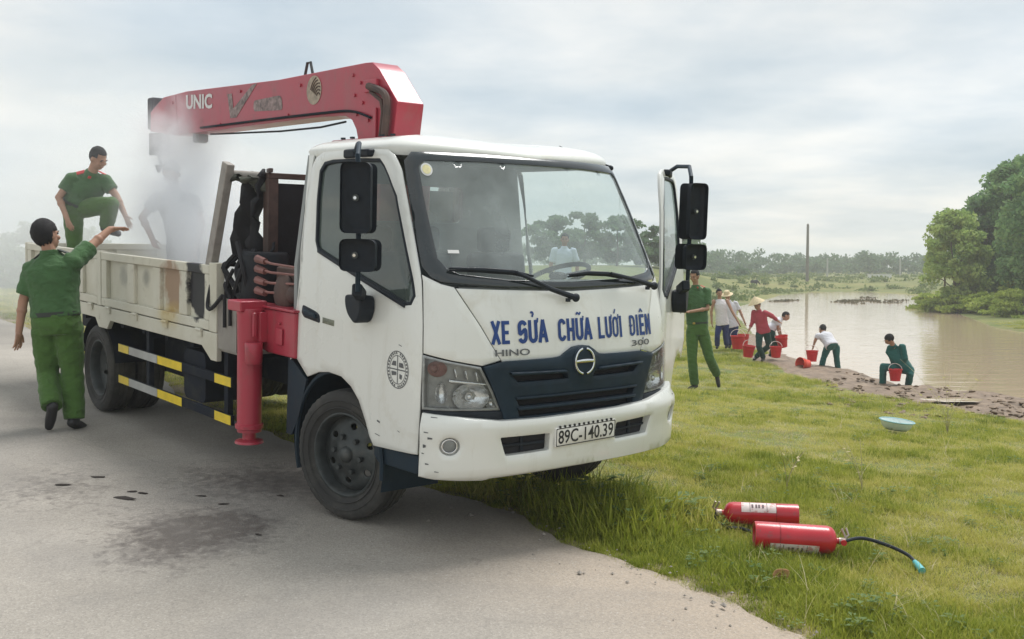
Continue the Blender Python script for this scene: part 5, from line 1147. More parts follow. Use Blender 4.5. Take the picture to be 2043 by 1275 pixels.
    # ---- hair, eyes
    if hair:
        H = MB(); n_, m_ = 30, 20; rr = random.Random(name + label)
        for i in range(m_ + 1):
            th = math.pi * i / m_
            for j in range(n_):
                ph = 2 * math.pi * j / n_; q = Vector((.084 * math.sin(th) * math.cos(ph), .103 * math.sin(th) * math.sin(ph), .108 * math.cos(th))) * (1 + .02 * math.sin(9 * ph + 5 * th) + .03 * rr.uniform(-1, 1))
                H.v.append(tuple(hp(q.x, q.y - .014, q.z + .024) - base))
        for i in range(m_):
            for j in range(n_):
                th, ph = math.pi * (i + .5) / m_, 2 * math.pi * (j + .5) / n_; y, z = .105 * math.sin(th) * math.sin(ph) - .014, .112 * math.cos(th) + .024
                if (y > .045 and z < .075) or (y > -.01 and z < .03) or z < -.068 + .02 * math.sin(17 * ph): continue
                H.f.append((i * n_ + j, (i + 1) * n_ + j, (i + 1) * n_ + (j + 1) % n_, i * n_ + (j + 1) % n_))
        h_ = H.build('hair', HAIR, root, smooth=True, angle=180); so = h_.modifiers.new('t', 'SOLIDIFY'); so.thickness = .012 * s; so.offset = -1
    for q in (-1, 1):
        e_ = MB(); e_.ell(hp(q * .031, .083, .004) - base, (.013 * s, .007 * s, .006 * s), 10, 6, HM); e_.build('eye', EYE, root, smooth=True)
        if hair: e_ = MB(); e_.ell(hp(q * .031, .094, .024) - base, (.019 * s, .005 * s, .004 * s), 8, 6, HM); e_.build('eyebrow', HAIR, root, smooth=True)
    if tabs:
        for q in (-1, 1):
            c_ = J['neck'] + fw2 * .062 * s + rt * q * .055 * s - up * .015; MB().box(c_ - base, (.045, .014, .028), Matrix((rt, fw2, up)).transposed()).build('collar_tab', REDT, root, bevel=.003)
    if tabs is not None and tabs is not False or label.startswith('officer'):
        for S in 'LR':
            c_ = J['neck'].lerp(J['sho' + S], .68) + up * .066 * s; dx = (J['sho' + S] - J['neck']).normalized()
            MB().box(c_ - base, (.115, .05, .012), Matrix((dx, fw2, dx.cross(fw2))).transposed()).build('epaulette', BELT if not tabs else REDT, root, bevel=.004)
    if hat:
        kind, mt = hat; hm = MB()
        if kind == 'cone':
            hm.lathe([(.002, .155), (.05, .12), (.12, .065), (.215, -.02), (.222, -.028), (.214, -.026), (.12, .055), (.002, .145)], 32); nm = 'conical_hat'; o_ = .105
        else:
            hm.lathe([(.002, .10), (.06, .095), (.085, .07), (.092, .0), (.13, -.012), (.18, -.02), (.18, -.026), (.09, -.012), (.002, -.01)], 28); nm = 'straw_hat'; o_ = .06
        hm.v = [tuple(hp(x, y - .01, z + o_) - base) for x, y, z in hm.v]; hm.build(nm, mt, root, smooth=True, angle=60)
    return root
def P_(d0, **kw):
    """joints from traced picture points at a distance, third number = metres nearer (-) or farther (+)"""
    o = {}
    for k, v in kw.items(): o[k] = at(v[0], v[1], d0 + (v[2] if len(v) > 2 else 0))
    return o
# officer walking behind the truck, arm raised (seen from behind)
d0 = onground(152, 858).y
JO = P_(d0, head=(93, 470), neck=(101, 508), pel=(113, 645), shoL=(66, 538), shoR=(146, 524), elbL=(46, 602, -.02), wriL=(38, 660, -.06), hanL=(37, 690, -.08),
    elbR=(186, 487, .20), wriR=(219, 458, .34), hanR=(245, 455, .42), hipL=(92, 655), hipR=(136, 655), kneL=(96, 745, .06), ankL=(104, 812, -.16), toeL=(98, 850, -.10), kneR=(145, 748, .06), ankR=(148, 838, .0), toeR=(166, 852, .16))
person('person', 'officer in green uniform seen from behind, arm raised towards the cargo bed', JO, (.25, .97, 0), (.45, .88, .10), OLIVE, OLIVE_T, 1.0, .0095, .80, wr=.0028, shoes=SHOE, tabs=None, girth=1.2)
# officer stepping up on the tailgate
db = float(t2w(-6.05, .0, 1.2).y)
JO = P_(db, head=(196, 316, -.12), neck=(183, 347, -.05), pel=(155, 412, .05), shoR=(143, 358, -.08), shoL=(209, 360, .0), elbR=(117, 394, -.15), wriR=(133, 434, -.22), hanR=(141, 455, -.24), elbL=(233, 392, -.02), wriL=(250, 430, -.1), hanL=(257, 448, -.12),
    hipR=(146, 418), hipL=(170, 415), kneR=(148, 482, -.05), ankR=(150, 545, .0), toeR=(160, 560, -.12), kneL=(222, 407, -.15), ankL=(212, 452, .0), toeL=(236, 466, -.1))
person('person', 'officer in green uniform stepping over the tailgate with one knee raised', JO, (.80, -.50, -.35), (.80, -.35, -.5), OLIVE, OLIVE_T, .97, .0105, .62, tabs=True, girth=1.15)
# man bending over the smoking load
dm = float(t2w(-4.5, .25, 1.2).y)
JO = P_(dm, head=(342, 345, -.2), neck=(346, 382, -.12), pel=(366, 472, .1), shoR=(312, 398, -.12), shoL=(386, 400, -.08), elbR=(284, 434, -.15), wriR=(302, 472, -.25), hanR=(309, 490, -.28), elbL=(402, 448, -.15), wriL=(392, 486, -.28), hanL=(388, 504, -.3),
    hipR=(352, 478), hipL=(380, 478), kneR=(348, 525, -.1), ankR=(352, 578, .1), toeR=(345, 590, -.05), kneL=(382, 527, -.1), ankL=(384, 580, .1), toeL=(380, 592, -.05))
person('person', 'bare-armed man leaning into the smoke in the cargo bed', JO, (-.1, -.9, -.4), (-.1, -.8, -.6), clothmat('shirt_grey', (.30, .31, .30)), clothmat('trousers_dark', (.05, .055, .06)), .98, .012, .55, skin=SKIN2)
# officer by the open driver door
d0 = onground(1385, 779).y
JO = P_(d0, head=(1386, 551, -.05), neck=(1388, 572), pel=(1392, 655), shoL=(1411, 582, .04), shoR=(1365, 583, -.06), elbL=(1412, 616, -.08), wriL=(1376, 622, -.28), hanL=(1362, 624, -.33), elbR=(1360, 615, -.14), wriR=(1363, 630, -.33), hanR=(1352, 634, -.36),
    hipL=(1402, 662), hipR=(1381, 662), kneR=(1381, 718, -.06), ankR=(1386, 768), toeR=(1373, 777, -.14), kneL=(1416, 716, -.04), ankL=(1430, 746, .30), toeL=(1434, 770, .26))
person('person', 'officer in green uniform walking past the open driver door', JO, (-.55, -.83, 0), (-.6, -.75, -.25), OLIVE, OLIVE_T, .97, .0105, .8, tabs=True, girth=1.2)
BKT = pm('bucket_red', (.60, .022, .03), .4, var=.12, scale=8); BKO = pm('bucket_orange', (.80, .09, .05), .4, var=.12); HND = pm('handle_white', (.75, .70, .66), .5)
STRAW = pm('straw', (.66, .54, .34), .8, var=.15, scale=30, bmp=.3, bscale=90)
WHT = clothmat('shirt_white', (.70, .67, .68), .06); WHT2 = clothmat('shirt_white_plain', (.66, .66, .70), .06); NAVYC = clothmat('trousers_navy', (.022, .035, .13)); ROSE = clothmat('blouse_red', (.42, .06, .085)); TEAL = clothmat('workwear_teal', (.016, .105, .095)); DKT = clothmat('trousers_dark_green', (.012, .055, .045)); PALEB = clothmat('shirt_pale_blue', (.55, .63, .74), .06)
gp = 'people fetching water at the pond'
JO = P_(30.0, head=(1435, 585), neck=(1436, 597), pel=(1441, 644), shoR=(1424, 601, -.05), shoL=(1451, 600, .05), elbR=(1419, 622), wriR=(1420, 643), hanR=(1421, 651), elbL=(1461, 622, -.1), wriL=(1473, 643, -.2), hanL=(1476, 650, -.22), hipR=(1435, 649), hipL=(1448, 649), kneR=(1431, 669, -.1), ankR=(1431, 690), toeR=(1430, 694, -.15), kneL=(1447, 669), ankL=(1450, 689, .1), toeL=(1448, 693, 0))
person('person', 'stocky man in white singlet and navy trousers near the red buckets', JO, (.15, -.98, 0), (.1, -.95, -.1), WHT, NAVYC, 1.02, .016, .6, group=gp, vest=True, belt=False)
JO = P_(30.8, head=(1451, 590), neck=(1454, 601), pel=(1461, 648), shoR=(1446, 606), shoL=(1468, 605), elbR=(1450, 625), wriR=(1455, 645), hanR=(1457, 651), elbL=(1477, 622), wriL=(1485, 641, -.1), hanL=(1487, 648, -.1), hipR=(1456, 652), hipL=(1467, 652), kneR=(1455, 671), ankR=(1456, 689), toeR=(1455, 693, -.15), kneL=(1466, 671), ankL=(1466, 689), toeL=(1465, 693, -.15))
person('person', 'man in pale shirt and wide straw hat behind the man in singlet', JO, (.3, -.95, 0), (.3, -.9, -.2), WHT2, NAVYC, 1.0, .016, .75, group=gp, hat=('brim', STRAW), belt=False)
JO = P_(27.0, head=(1511, 610), neck=(1514, 620), pel=(1523, 661), shoR=(1504, 623, .1), shoL=(1527, 624, -.1), elbR=(1502, 641, .1), wriR=(1495, 657), hanR=(1492, 663), elbL=(1541, 631, .0), wriL=(1553, 641, .15), hanL=(1557, 644, .2), hipR=(1515, 667), hipL=(1530, 667), kneR=(1514, 692, -.15), ankR=(1523, 714), toeR=(1520, 720, -.15), kneL=(1534, 690, .1), ankL=(1508, 712, .35), toeL=(1504, 717, .25))
person('person', 'woman in red blouse and pointed conical hat handing buckets along', JO, (-.2, -.95, -.05), (-.5, -.75, -.25), ROSE, DKT, .98, .016, 1.7, group=gp, hat=('cone', STRAW), belt=False)
JO = P_(27.8, head=(1568, 631), neck=(1558, 636), pel=(1538, 656), shoR=(1553, 641, .12), shoL=(1552, 640, -.14), elbR=(1555, 655, .1), wriR=(1558, 667, .1), hanR=(1559, 672, .1), elbL=(1552, 655, -.14), wriL=(1555, 667, -.14), hanL=(1556, 672, -.14), hipR=(1539, 660, .09), hipL=(1538, 660, -.09), kneR=(1546, 684, .1), ankR=(1539, 707, .1), toeR=(1547, 710, .1), kneL=(1548, 686, -.1), ankL=(1544, 709, -.1), toeL=(1553, 712, -.1))
person('person', 'man stooping beside the woman in conical hat to lift a bucket', JO, (.75, -.1, -.65), (.85, -.3, -.4), WHT2, DKT, .98, .016, .6, group=gp, belt=False)
JO = P_(26.6, head=(1641, 657, .3), neck=(1643, 665, .2), pel=(1659, 689, -.1), shoR=(1652, 667, .15), shoL=(1632, 670, .1), elbL=(1627, 678, .1), wriL=(1624, 687, .1), hanL=(1623, 691, .1), elbR=(1655, 683, .35), wriR=(1648, 695, .4), hanR=(1646, 699, .4), hipL=(1651, 694), hipR=(1668, 694), kneL=(1644, 712, .05), ankL=(1638, 736, .05), toeL=(1634, 741, .15), kneR=(1669, 713, .05), ankR=(1672, 737, .05), toeR=(1670, 742, .18))
person('person', 'man in white shirt and green trousers bending at the water edge, back turned', JO, (-.3, .75, -.6), (-.3, .8, -.5), WHT2, TEAL, 1.0, .016, .7, group=gp, belt=False)
JO = P_(22.6, head=(1774, 677, -.1), neck=(1781, 689), pel=(1806, 733, .05), shoL=(1776, 694, .05), shoR=(1801, 692, -.02), elbL=(1779, 713, .12), wriL=(1784, 733, .1), hanL=(1786, 741, .1), elbR=(1806, 717, -.1), wriR=(1797, 735, .05), hanR=(1792, 742, .06), hipL=(1797, 737, .05), hipR=(1815, 738), kneL=(1762, 731, .0), ankL=(1761, 768, .05), toeL=(1752, 774, .0), kneR=(1816, 748, -.12), ankR=(1811, 772, .05), toeR=(1803, 777, -.08))
person('person', 'man in teal overalls crouching over a bucket in the shallows', JO, (-.65, .35, -.65), (-.75, .1, -.6), TEAL, TEAL, 1.0, .014, 1.75, group=gp, belt=False)
JO = P_(20.5, head=(1127, 478), neck=(1126, 494), pel=(1123, 552), shoR=(1106, 500), shoL=(1144, 501), elbR=(1099, 529), wriR=(1101, 556), hanR=(1102, 564), elbL=(1152, 528), wriL=(1150, 556), hanL=(1149, 564), hipR=(1114, 558), hipL=(1132, 558), kneR=(1114, 600), ankR=(1114, 645), toeR=(1112, 652, -.15), kneL=(1133, 600), ankL=(1134, 645), toeL=(1135, 652, -.15))
person('person', 'man in pale blue shirt seen through the windscreen beyond the cab', JO, (0, -1, 0), (-.1, -1, -.05), PALEB, clothmat('trousers_grey', (.08, .085, .1)), .97, .014, .8, skin=SKIN2, belt=False)
# ================================================================== things on the verge and in the distance
def bucket(label, px, py, d, r=.15, mat=BKT, tilt=None, group='red plastic buckets at the pond', handle=True):
    p = at(px, py, d); o = empty('bucket', p, None, label, 'bucket', group)
    mb = MB(); h = r * 1.75; mb.lathe([(.001, .012), (r * .72, .012), (r * .97, h - .01), (r, h - .006), (r * 1.05, h - .006), (r * 1.05, h + .008), (r * 1.0, h + .008), (r * .94, h - .02), (r * .70, .022), (.001, .022)], 28); mb.lathe([(r * .90, h * .70), (r * .955, h * .70), (r * .975, h * .76), (r * .91, h * .76)], 28); mb.lathe([(r * .70, .0), (r * .74, .0), (r * .74, .02)], 28)
    mb.build('pail', mat, o, smooth=True, angle=50)
    if handle:
        hb = MB(); hb.tube([(r * 1.04 * math.cos(t), r * .35 * math.sin(t), h - .01 + r * .95 * math.sin(t)) for t in np.linspace(0, math.pi, 15)], .006, 6); hb.build('handle', HND, o, smooth=True)
    if tilt: o.rotation_euler = tilt
    return o
bucket('red bucket hanging from the hand of the man in straw hat', 1483, 688, 30.3, .17)
bucket('red bucket behind the woman in conical hat, in front of the man in singlet', 1472, 696, 29.0, .20)
bucket('red bucket standing on the bank left of the woman in conical hat', 1492, 712, 26.6, .16, tilt=(.1, .05, .3))
bucket('red bucket on the ground right of the woman in conical hat', 1548, 713, 26.2, .15)
bucket('red bucket lifted by the stooping man', 1562, 692, 27.4, .16, tilt=(.15, -.2, 0))
bucket('upright red bucket held by the man in white shirt', 1620, 721, 26.2, .15)
bucket('orange-red bucket tipped over on the mud beside the upright one', 1612, 727, 25.8, .15, BKO, (0, -1.45, .5), handle=False)
bucket('red bucket between the knees of the man in teal', 1786, 760, 22.4, .14)
# ---- enamel basin
p = onground(1787, 866); o = empty('basin', p + Vector((0, 0, .045)), None, 'white enamel basin with blue rim lying on the grass', 'basin'); o.rotation_euler = (.04, .10, 0)
ENA = pm('enamel_pale', (.70, .80, .77), .25, var=.05, coat=.3, dirt=(.35, .40, .38), dscale=6, dlo=.6, dhi=.8); ENB = pm('enamel_blue', (.20, .42, .45), .3, var=.1)
mb = MB(); r = .205; mb.lathe([(.001, .006), (r * .62, .006), (r * .80, .04), (r * .96, .112), (r * .93, .112), (r * .77, .044), (r * .60, .014), (.001, .014)], 40); bo = mb.build('bowl', ENA, o, smooth=True, angle=60)
MB().lathe([(r * .93, .110), (r * .98, .107), (r * 1.02, .113), (r * .98, .120), (r * .93, .117)], 40, close=True).build('rim', ENB, o, smooth=True)
for k in range(9):
    rr = random.Random(k); a, q = rr.uniform(0, 6.28), r * .5 * math.sqrt(rr.random()); MB().box((q * math.cos(a), q * math.sin(a), .019), (.03 * rr.random() + .01, .012, .004), Matrix.Rotation(a, 3, 'Z')).build('fleck', pm('leaf_litter', (.08, .07, .04), .9, var=.4), o)
# ---- fire extinguishers
EXR = pm('extinguisher_red', (.50, .012, .025), .34, coat=.3, var=.12, scale=6, dirt=(.30, .06, .06), dscale=16, dlo=.58, dhi=.66); LBL = pm('extinguisher_label', (.72, .62, .60), .55, var=.12, scale=25, dirt=(.55, .20, .18), dscale=30, dlo=.52, dhi=.6)
def extinguisher(label, pa, pb, r, lab, head_at_b, hose, nozzle):
    """body lying from pa to pb (bottom contact picture points)"""
    A, B = onground(*pa), onground(*pb); B.y = A.y + (B.y - A.y) * .7
    B.z = g1(B.x, B.y); up = Vector((0, 0, 1)); a, b = A + up * (r + .012), B + up * (r + .012); L = (b - a).length; x = (b - a).normalized(); z = (up - x * x.z).normalized(); y = z.cross(x)
    M_ = Matrix((x, y, z)).transposed().to_4x4(); o = empty('fire_extinguisher', a, M_.to_3x3(), label, 'fire extinguisher', 'fire extinguishers on the grass')
    s, e = (0, L) if head_at_b else (L, 0); dr = 1 if head_at_b else -1
    mb = MB(); P = [(.001, s + dr * .012), (r * .75, s + dr * .010), (r * .8, s), (r * .97, s), (r, s + dr * .012), (r, e - dr * .05), (r * .93, e - dr * .025), (r * .7, e - dr * .006), (r * .35, e + dr * .004), (.017, e + dr * .008), (.017, e + dr * .03), (.001, e + dr * .03)]
    mb.lathe(P, 40, axis='X'); bd = mb.build('cylinder', EXR, o, smooth=True, angle=45)
    if True:
        mb = MB(); mb.lathe([(r + .002, s + dr * L * .30), (r + .002, s + dr * L * .31)], 40, axis='X'); mb.build('seam_band', pm('seam_dark_red', (.25, .01, .015), .4), o, smooth=True)
    t0, t1, a0, a1 = lab
    lm = MB(); n = 16; sy = -1 if y.y > 0 else 1
    for i in range(n + 1):
        an = math.radians(a0 + (a1 - a0) * i / n)
        for t in (t0, t1): lm.v.append((t * L, sy * (r + .0018) * math.cos(an), (r + .0018) * math.sin(an)))
    lm.f = [(2 * i, 2 * i + 1, 2 * i + 3, 2 * i + 2) for i in range(n)]; lb = lm.build('label', LBL, o, smooth=True)
    DK = pm('label_print', (.12, .08, .09), .6); cs = lambda u, v: Vector((u, sy * (r + .003) * math.cos(v / r), (r + .003) * math.sin(v / r)))
    am = math.radians((a0 + a1) / 2) * r
    for u_ in (t0 + (t1 - t0) * .27, t0 + (t1 - t0) * .75):
        v_ = math.radians(a1) * r - .004; patch('label_rule', [(u_ * L, math.radians(a0) * r + .004), (u_ * L + .003, math.radians(a0) * r + .004), (u_ * L + .003, v_), (u_ * L, v_)], DK, lb, cs, thick=0, res=.01, edge=0)
    for k in range(4):
        u_ = (t0 + (t1 - t0) * (.36 if k < 2 else .55)) * L + .012 * (k % 2) * 2; patch('label_mark', [(u_, am - .012), (u_ + .012, am - .012), (u_ + .012, am + .016), (u_, am + .016)], DK, lb, cs, thick=0, res=.01, edge=0)
    BR = pm('valve_metal', (.45, .38, .33), .4, metal=.7, var=.2)
    hv = MB(); hv.cyl((e + dr * .02, 0, 0), (e + dr * .055, 0, 0), .020, 12); hv.cyl((e + dr * .042, -.03, 0), (e + dr * .042, .032, 0), .010, 10); hv.build('valve', BR, o, smooth=True)
    hv = MB(); hv.tube([(e + dr * .05, .0, .01), (e + dr * .075, .01, .035), (e + dr * .06, .02, .075)], .007, 6); hv.tube([(e + dr * .045, -.005, -.012), (e + dr * .06, .0, .02), (e + dr * .035, .01, .07)], .007, 6); hv.build('lever', BR, o, smooth=True)
    MB().cyl((e + dr * .042, -.032, .0), (e + dr * .042, -.042, .0), .017, 14).build('gauge', EXR, o, smooth=True)
    inv = o.matrix_world.inverted(); H = [inv @ (onground(*q[:2]) + up * q[2]) for q in hose]; H[0] = Vector((e + dr * .05, .0, .0))
    hp_ = []                                   # smooth the hose through its points
    for i in range(len(H) - 1):
        p0, p1, p2, p3 = H[max(0, i - 1)], H[i], H[i + 1], H[min(len(H) - 1, i + 2)]
        for t in np.linspace(0, 1, 7)[:-1]: hp_.append(.5 * ((2 * p1) + (p2 - p0) * t + (2 * p0 - 5 * p1 + 4 * p2 - p3) * t * t + (3 * p1 - p0 - 3 * p2 + p3) * t ** 3))
    hp_.append(H[-1]); MB().tube(hp_, .0105, 8).build('hose', BLACK, o, smooth=True)
    if nozzle: d = (hp_[-1] - hp_[-3]).normalized(); MB().tube([hp_[-1] - d * .01, hp_[-1] + d * .02, hp_[-1] + d * .09], [.013, .018, .021], 12).build('nozzle', pm('nozzle_teal', (.10, .42, .45), .4, var=.1), o, smooth=True)
    return o
bpy.context.view_layer.update()
extinguisher('red fire extinguisher behind, valve to the left, label facing up', (1592, 1056), (1444, 1046), .070, (.30, .78, 20, 85), True, [(1430, 1040, .06), (1428, 1050, .04), (1450, 1062, .03), (1480, 1066, .03), (1512, 1078, .03)], False)
extinguisher('red fire extinguisher in front, valve to the right with hose and teal nozzle', (1504, 1100), (1668, 1116), .083, (.18, .78, -62, -12), True, [(1690, 1108, .09), (1720, 1104, .09), (1770, 1112, .07), (1810, 1124, .05), (1826, 1135, .035)], True)
# ---- litter: charred scraps on the asphalt, a dry leaf, small stones
CHAR = pm('charred', (.03, .022, .018), .9, var=.5); lit = [(126, 968, .09), (196, 953, .10), (248, 995, .14), (285, 985, .08), (265, 982, .06), (400, 991, .07), (445, 1007, .06), (515, 1068, .05), (560, 990, .05)]
desc = ['beside the faint damp patch at far left', 'leftmost long flake near the officer', 'longest strip, left of the damp stain', 'just right of the longest strip', 'tiny one touching the longest strip', 'above the damp stain', 'between damp stain and front tyre', 'right edge of the damp stain', 'under the outrigger by the tyre']
for k, ((x, y, L), ds) in enumerate(zip(lit, desc)):
    p = lev(x, y); w = t2w(*p); rr = random.Random(k); mb = MB(); n = 7
    pts = [(L * .6 * math.cos(a) * rr.uniform(.7, 1.2), L * .24 * math.sin(a) * rr.uniform(.6, 1.3)) for a in np.linspace(0, 6.283, n + 1)[:-1]]
    mb.add([(a, b, .003 + .006 * rr.random()) for a, b in pts] + [(0, 0, .011)], [(i, (i + 1) % n, n) for i in range(n)])
    o = mb.build('charred_scrap', CHAR, None, loc=w); o.rotation_euler = (0, 0, rr.uniform(-.4, .4)); s = o.modifiers.new('t', 'SOLIDIFY'); s.thickness = .002
    tag(o, 'charred scrap on the road, ' + ds, 'scrap', 'charred scraps on the road')
p = onground(1560, 1168); mb = MB(); n = 12
mb.add([(.045 * math.cos(a) * (1 + .2 * math.sin(2 * a)), .02 + .01 * math.sin(3 * a), .03 + .032 * math.sin(a)) for a in np.linspace(0, 6.283, n + 1)[:-1]] + [(0, .035, .03)], [(i, (i + 1) % n, n) for i in range(n)])
o = mb.build('dry_leaf', pm('dry_leaf', (.46, .25, .11), .8, var=.2), None, loc=p + Vector((0, 0, .02)), smooth=True, angle=180); s = o.modifiers.new('t', 'SOLIDIFY'); s.thickness = .004; tag(o, 'curled orange-brown dry leaf in the grass by the road edge', 'leaf')
# loose grit and straw along the crumbling road edge
mb = MB(); rr = random.Random(21); GRIT = pm('grit', (.30, .27, .235), .9, var=.35, scale=40)
for k in range(160):
    X = rr.uniform(-1.5, 3.4); Y = float(road_edge(X)) - abs(rr.gauss(0, .28)) + .06; q = t2w(X, Y, 0); s_ = rr.uniform(.003, .011) if rr.random() < .93 else rr.uniform(.012, .022)
    c_ = (q.x, q.y, q.z + s_ * .3); r1 = [s_ * rr.uniform(.7, 1.3) for _ in range(6)]
    mb.add([(c_[0] + r1[0], c_[1], c_[2]), (c_[0] - r1[1], c_[1], c_[2]), (c_[0], c_[1] + r1[2], c_[2]), (c_[0], c_[1] - r1[3], c_[2]), (c_[0], c_[1], c_[2] + r1[4] * .7), (c_[0], c_[1], c_[2] - r1[5] * .5)], [(0, 2, 4), (2, 1, 4), (1, 3, 4), (3, 0, 4), (2, 0, 5), (1, 2, 5), (3, 1, 5), (0, 3, 5)])
tag(mb.build('grit', GRIT, None, fix=False), 'loose grit along the road edge', None, None, 'stuff')
# ================================================================== trees, bushes, poles
BARK = pm('bark', (.13, .105, .08), .9, var=.3, scale=8, bmp=.5, bscale=25)
def foliage(name, cols):
    if name in MATS: return MATS[name]
    m, nt, b = nodes(name); geo = nd(nt, 'ShaderNodeNewGeometry'); n = noise_n(nt, geo.outputs['Position'], .9, 3); n2 = noise_n(nt, geo.outputs['Position'], 9, 2)
    f = mth(nt, 'ADD', mth(nt, 'MULTIPLY', n.outputs['Fac'], .65), mth(nt, 'MULTIPLY', n2.outputs['Fac'], .35))
    c = ramp(nt, f, [(.34, cols[0]), (.5, cols[1]), (.64, cols[2])]).outputs[0]; nt.links.new(c, b.inputs['Base Color']); b.inputs['Roughness'].default_value = .6; b.inputs['Specular IOR Level'].default_value = .2
    tl = nd(nt, 'ShaderNodeBsdfTranslucent'); nt.links.new(c, tl.inputs[0]); mx = nd(nt, 'ShaderNodeMixShader'); mx.inputs[0].default_value = .42
    nt.links.new(b.outputs[0], mx.inputs[1]); nt.links.new(tl.outputs[0], mx.inputs[2]); nt.links.new(mx.outputs[0], nt.nodes['Material Output'].inputs['Surface']); MATS[name] = m; return m
FL = foliage('leaves_light', [(.22, .35, .09), (.34, .46, .13), (.46, .54, .18)]); FD = foliage('leaves_dark', [(.11, .23, .10), (.18, .31, .12), (.28, .40, .15)]); FB = foliage('leaves_yellowgreen', [(.22, .32, .05), (.34, .43, .08), (.45, .52, .13)]); FF = foliage('leaves_far', [(.08, .15, .08), (.12, .20, .10), (.17, .25, .12)])
def leaves(rs_, centres, radii, n, size, flat=.0):
    """n leaf quads scattered through ellipsoidal clumps -> arrays"""
    k = rs_.randint(0, len(centres), n); v = rs_.randn(n, 3); v /= np.linalg.norm(v, axis=1)[:, None]; v *= (rs_.rand(n) ** .45)[:, None]
    c = np.array(centres)[k] + v * np.array(radii)[k]
    a = rs_.randn(n, 3); a /= np.linalg.norm(a, axis=1)[:, None]; b = np.cross(a, rs_.randn(n, 3)); b /= np.linalg.norm(b, axis=1)[:, None]
    s = size * (.6 + .8 * rs_.rand(n))[:, None]; a, b = a * s, b * s * .55
    V = np.stack([c - a, c + b, c + a, c - b], 1).reshape(-1, 3); F = np.arange(n * 4).reshape(-1, 4); return V, F
def leafmesh(name, V, F, mat, parent):
    me = bpy.data.meshes.new(name); me.from_pydata(V.tolist(), [], F.tolist()); me.update(); return link(name, me, mat, parent)
def tree(name, label, x, y, h, cw, seed, mat, nleaf=5000, size=.13, trunk=.14, clear=.3, cat='tree', group=None, nclump=26, depth=None, stems=1):
    rs_ = np.random.RandomState(seed); z0 = g1(x, y) - .05; o = empty(name, (x, y, z0), None, label, cat, group); cd = depth or cw
    tb = MB(); cens, rads = [], []
    for s in range(stems):
        bx, by = (rs_.rand(2) - .5) * cw * .35 * (stems > 1); lean = (rs_.rand(2) - .5) * .1 * h
        P = [(bx + lean[0] * t + .04 * h * .3 * math.sin(5 * t + s), by + lean[1] * t, h * .80 * t) for t in np.linspace(0, 1, 8)]; tb.tube(P, [trunk * (1 - .85 * t) + .01 for t in np.linspace(0, 1, 8)], 8)
        for k in range(9):
            t = clear + (1 - clear) * (.1 + .62 * rs_.rand()); b = Vector(P[int(t * 7)]); a = rs_.rand() * 6.28; e = b + Vector((math.cos(a) * cw * .36, math.sin(a) * cd * .36, h * .14 * (.4 + rs_.rand()))); tb.tube([b, b.lerp(e, .5) + Vector((0, 0, .04 * h)), e], [trunk * .4 * (1 - .7 * t), trunk * .26, trunk * .07], 6); cens.append(tuple(e)); rads.append((cw * .17, cd * .17, h * .085))
    for k in range(nclump):
        t = rs_.rand(); zz = h * (clear + (1 - clear) * t); prof = max(.12, math.sin(math.pi * min(.97, (t * .86 + .12))) ** .7); a, q = rs_.rand() * 6.28, rs_.rand() ** .5
        cens.append((math.cos(a) * q * cw * .42 * prof, math.sin(a) * q * cd * .42 * prof, zz)); f_ = .55 + .7 * rs_.rand(); rads.append((cw * .15 * f_, cd * .15 * f_, h * .075 * f_))
    V, F = leaves(rs_, cens, rads, nleaf, size); leafmesh('crown', V, F, mat, o); tb.build('trunk', BARK, o, smooth=True); return o
def xat(px, d): return (px - CX) / FPX * d
# right bank
tree('tree', 'light green slender tree on the right bank of the pond', xat(1905, 60), 60, 5.5, 3.9, 1, FL, 12000, .12, .11, .15, nclump=60)
tree('tree', 'small airy tree just left of the light green tree', xat(1882, 66), 66, 5.9, 2.6, 2, FL, 3000, .13, .08, .35)
tree('tree', 'tall dark leafy tree at the right edge above the pond', xat(2022, 62), 62, 8.4, 6.2, 3, FD, 24000, .15, .20, .12, nclump=90)
tree('tree', 'dark tree with bare lower trunk between light tree and the tallest tree', xat(1962, 63), 63, 6.6, 3.8, 4, FD, 11000, .14, .12, .18, nclump=50)
tree('tree', 'tall dark tree cut off by the right edge of the picture', xat(2085, 55), 55, 8.6, 6.0, 5, FD, 16000, .15, .18, .12, nclump=70)
for k, (px, d, h, w) in enumerate([(1850, 64, .8, 2.6), (1885, 60, 1.0, 2.4), (1920, 58, 1.0, 2.6), (1955, 57, 1.1, 2.6), (1990, 55, 1.3, 2.8), (2028, 52, 1.4, 3.0), (1940, 61, 1.4, 2.4), (2010, 58, 1.7, 2.8), (2045, 55, 1.9, 3.0), (1868, 69, 1.0, 3.0)]):
    nm = ['leftmost low bush', 'second bush from the left', 'round bush below the light green tree', 'bush under the dark trunked tree', 'wide bush at the bank', 'nearest bush at the right edge', 'taller bush behind the low ones', 'yellow-green bush under the tallest tree', 'tall bush by the right edge', 'hazy bush behind the leftmost one'][k]
    tree('bush', nm + ', on the right bank of the pond', xat(px, d), d, h, w, 20 + k, FB, 2600, .10, .04, .02, 'bush', 'bushes on the right bank', 18, stems=3)
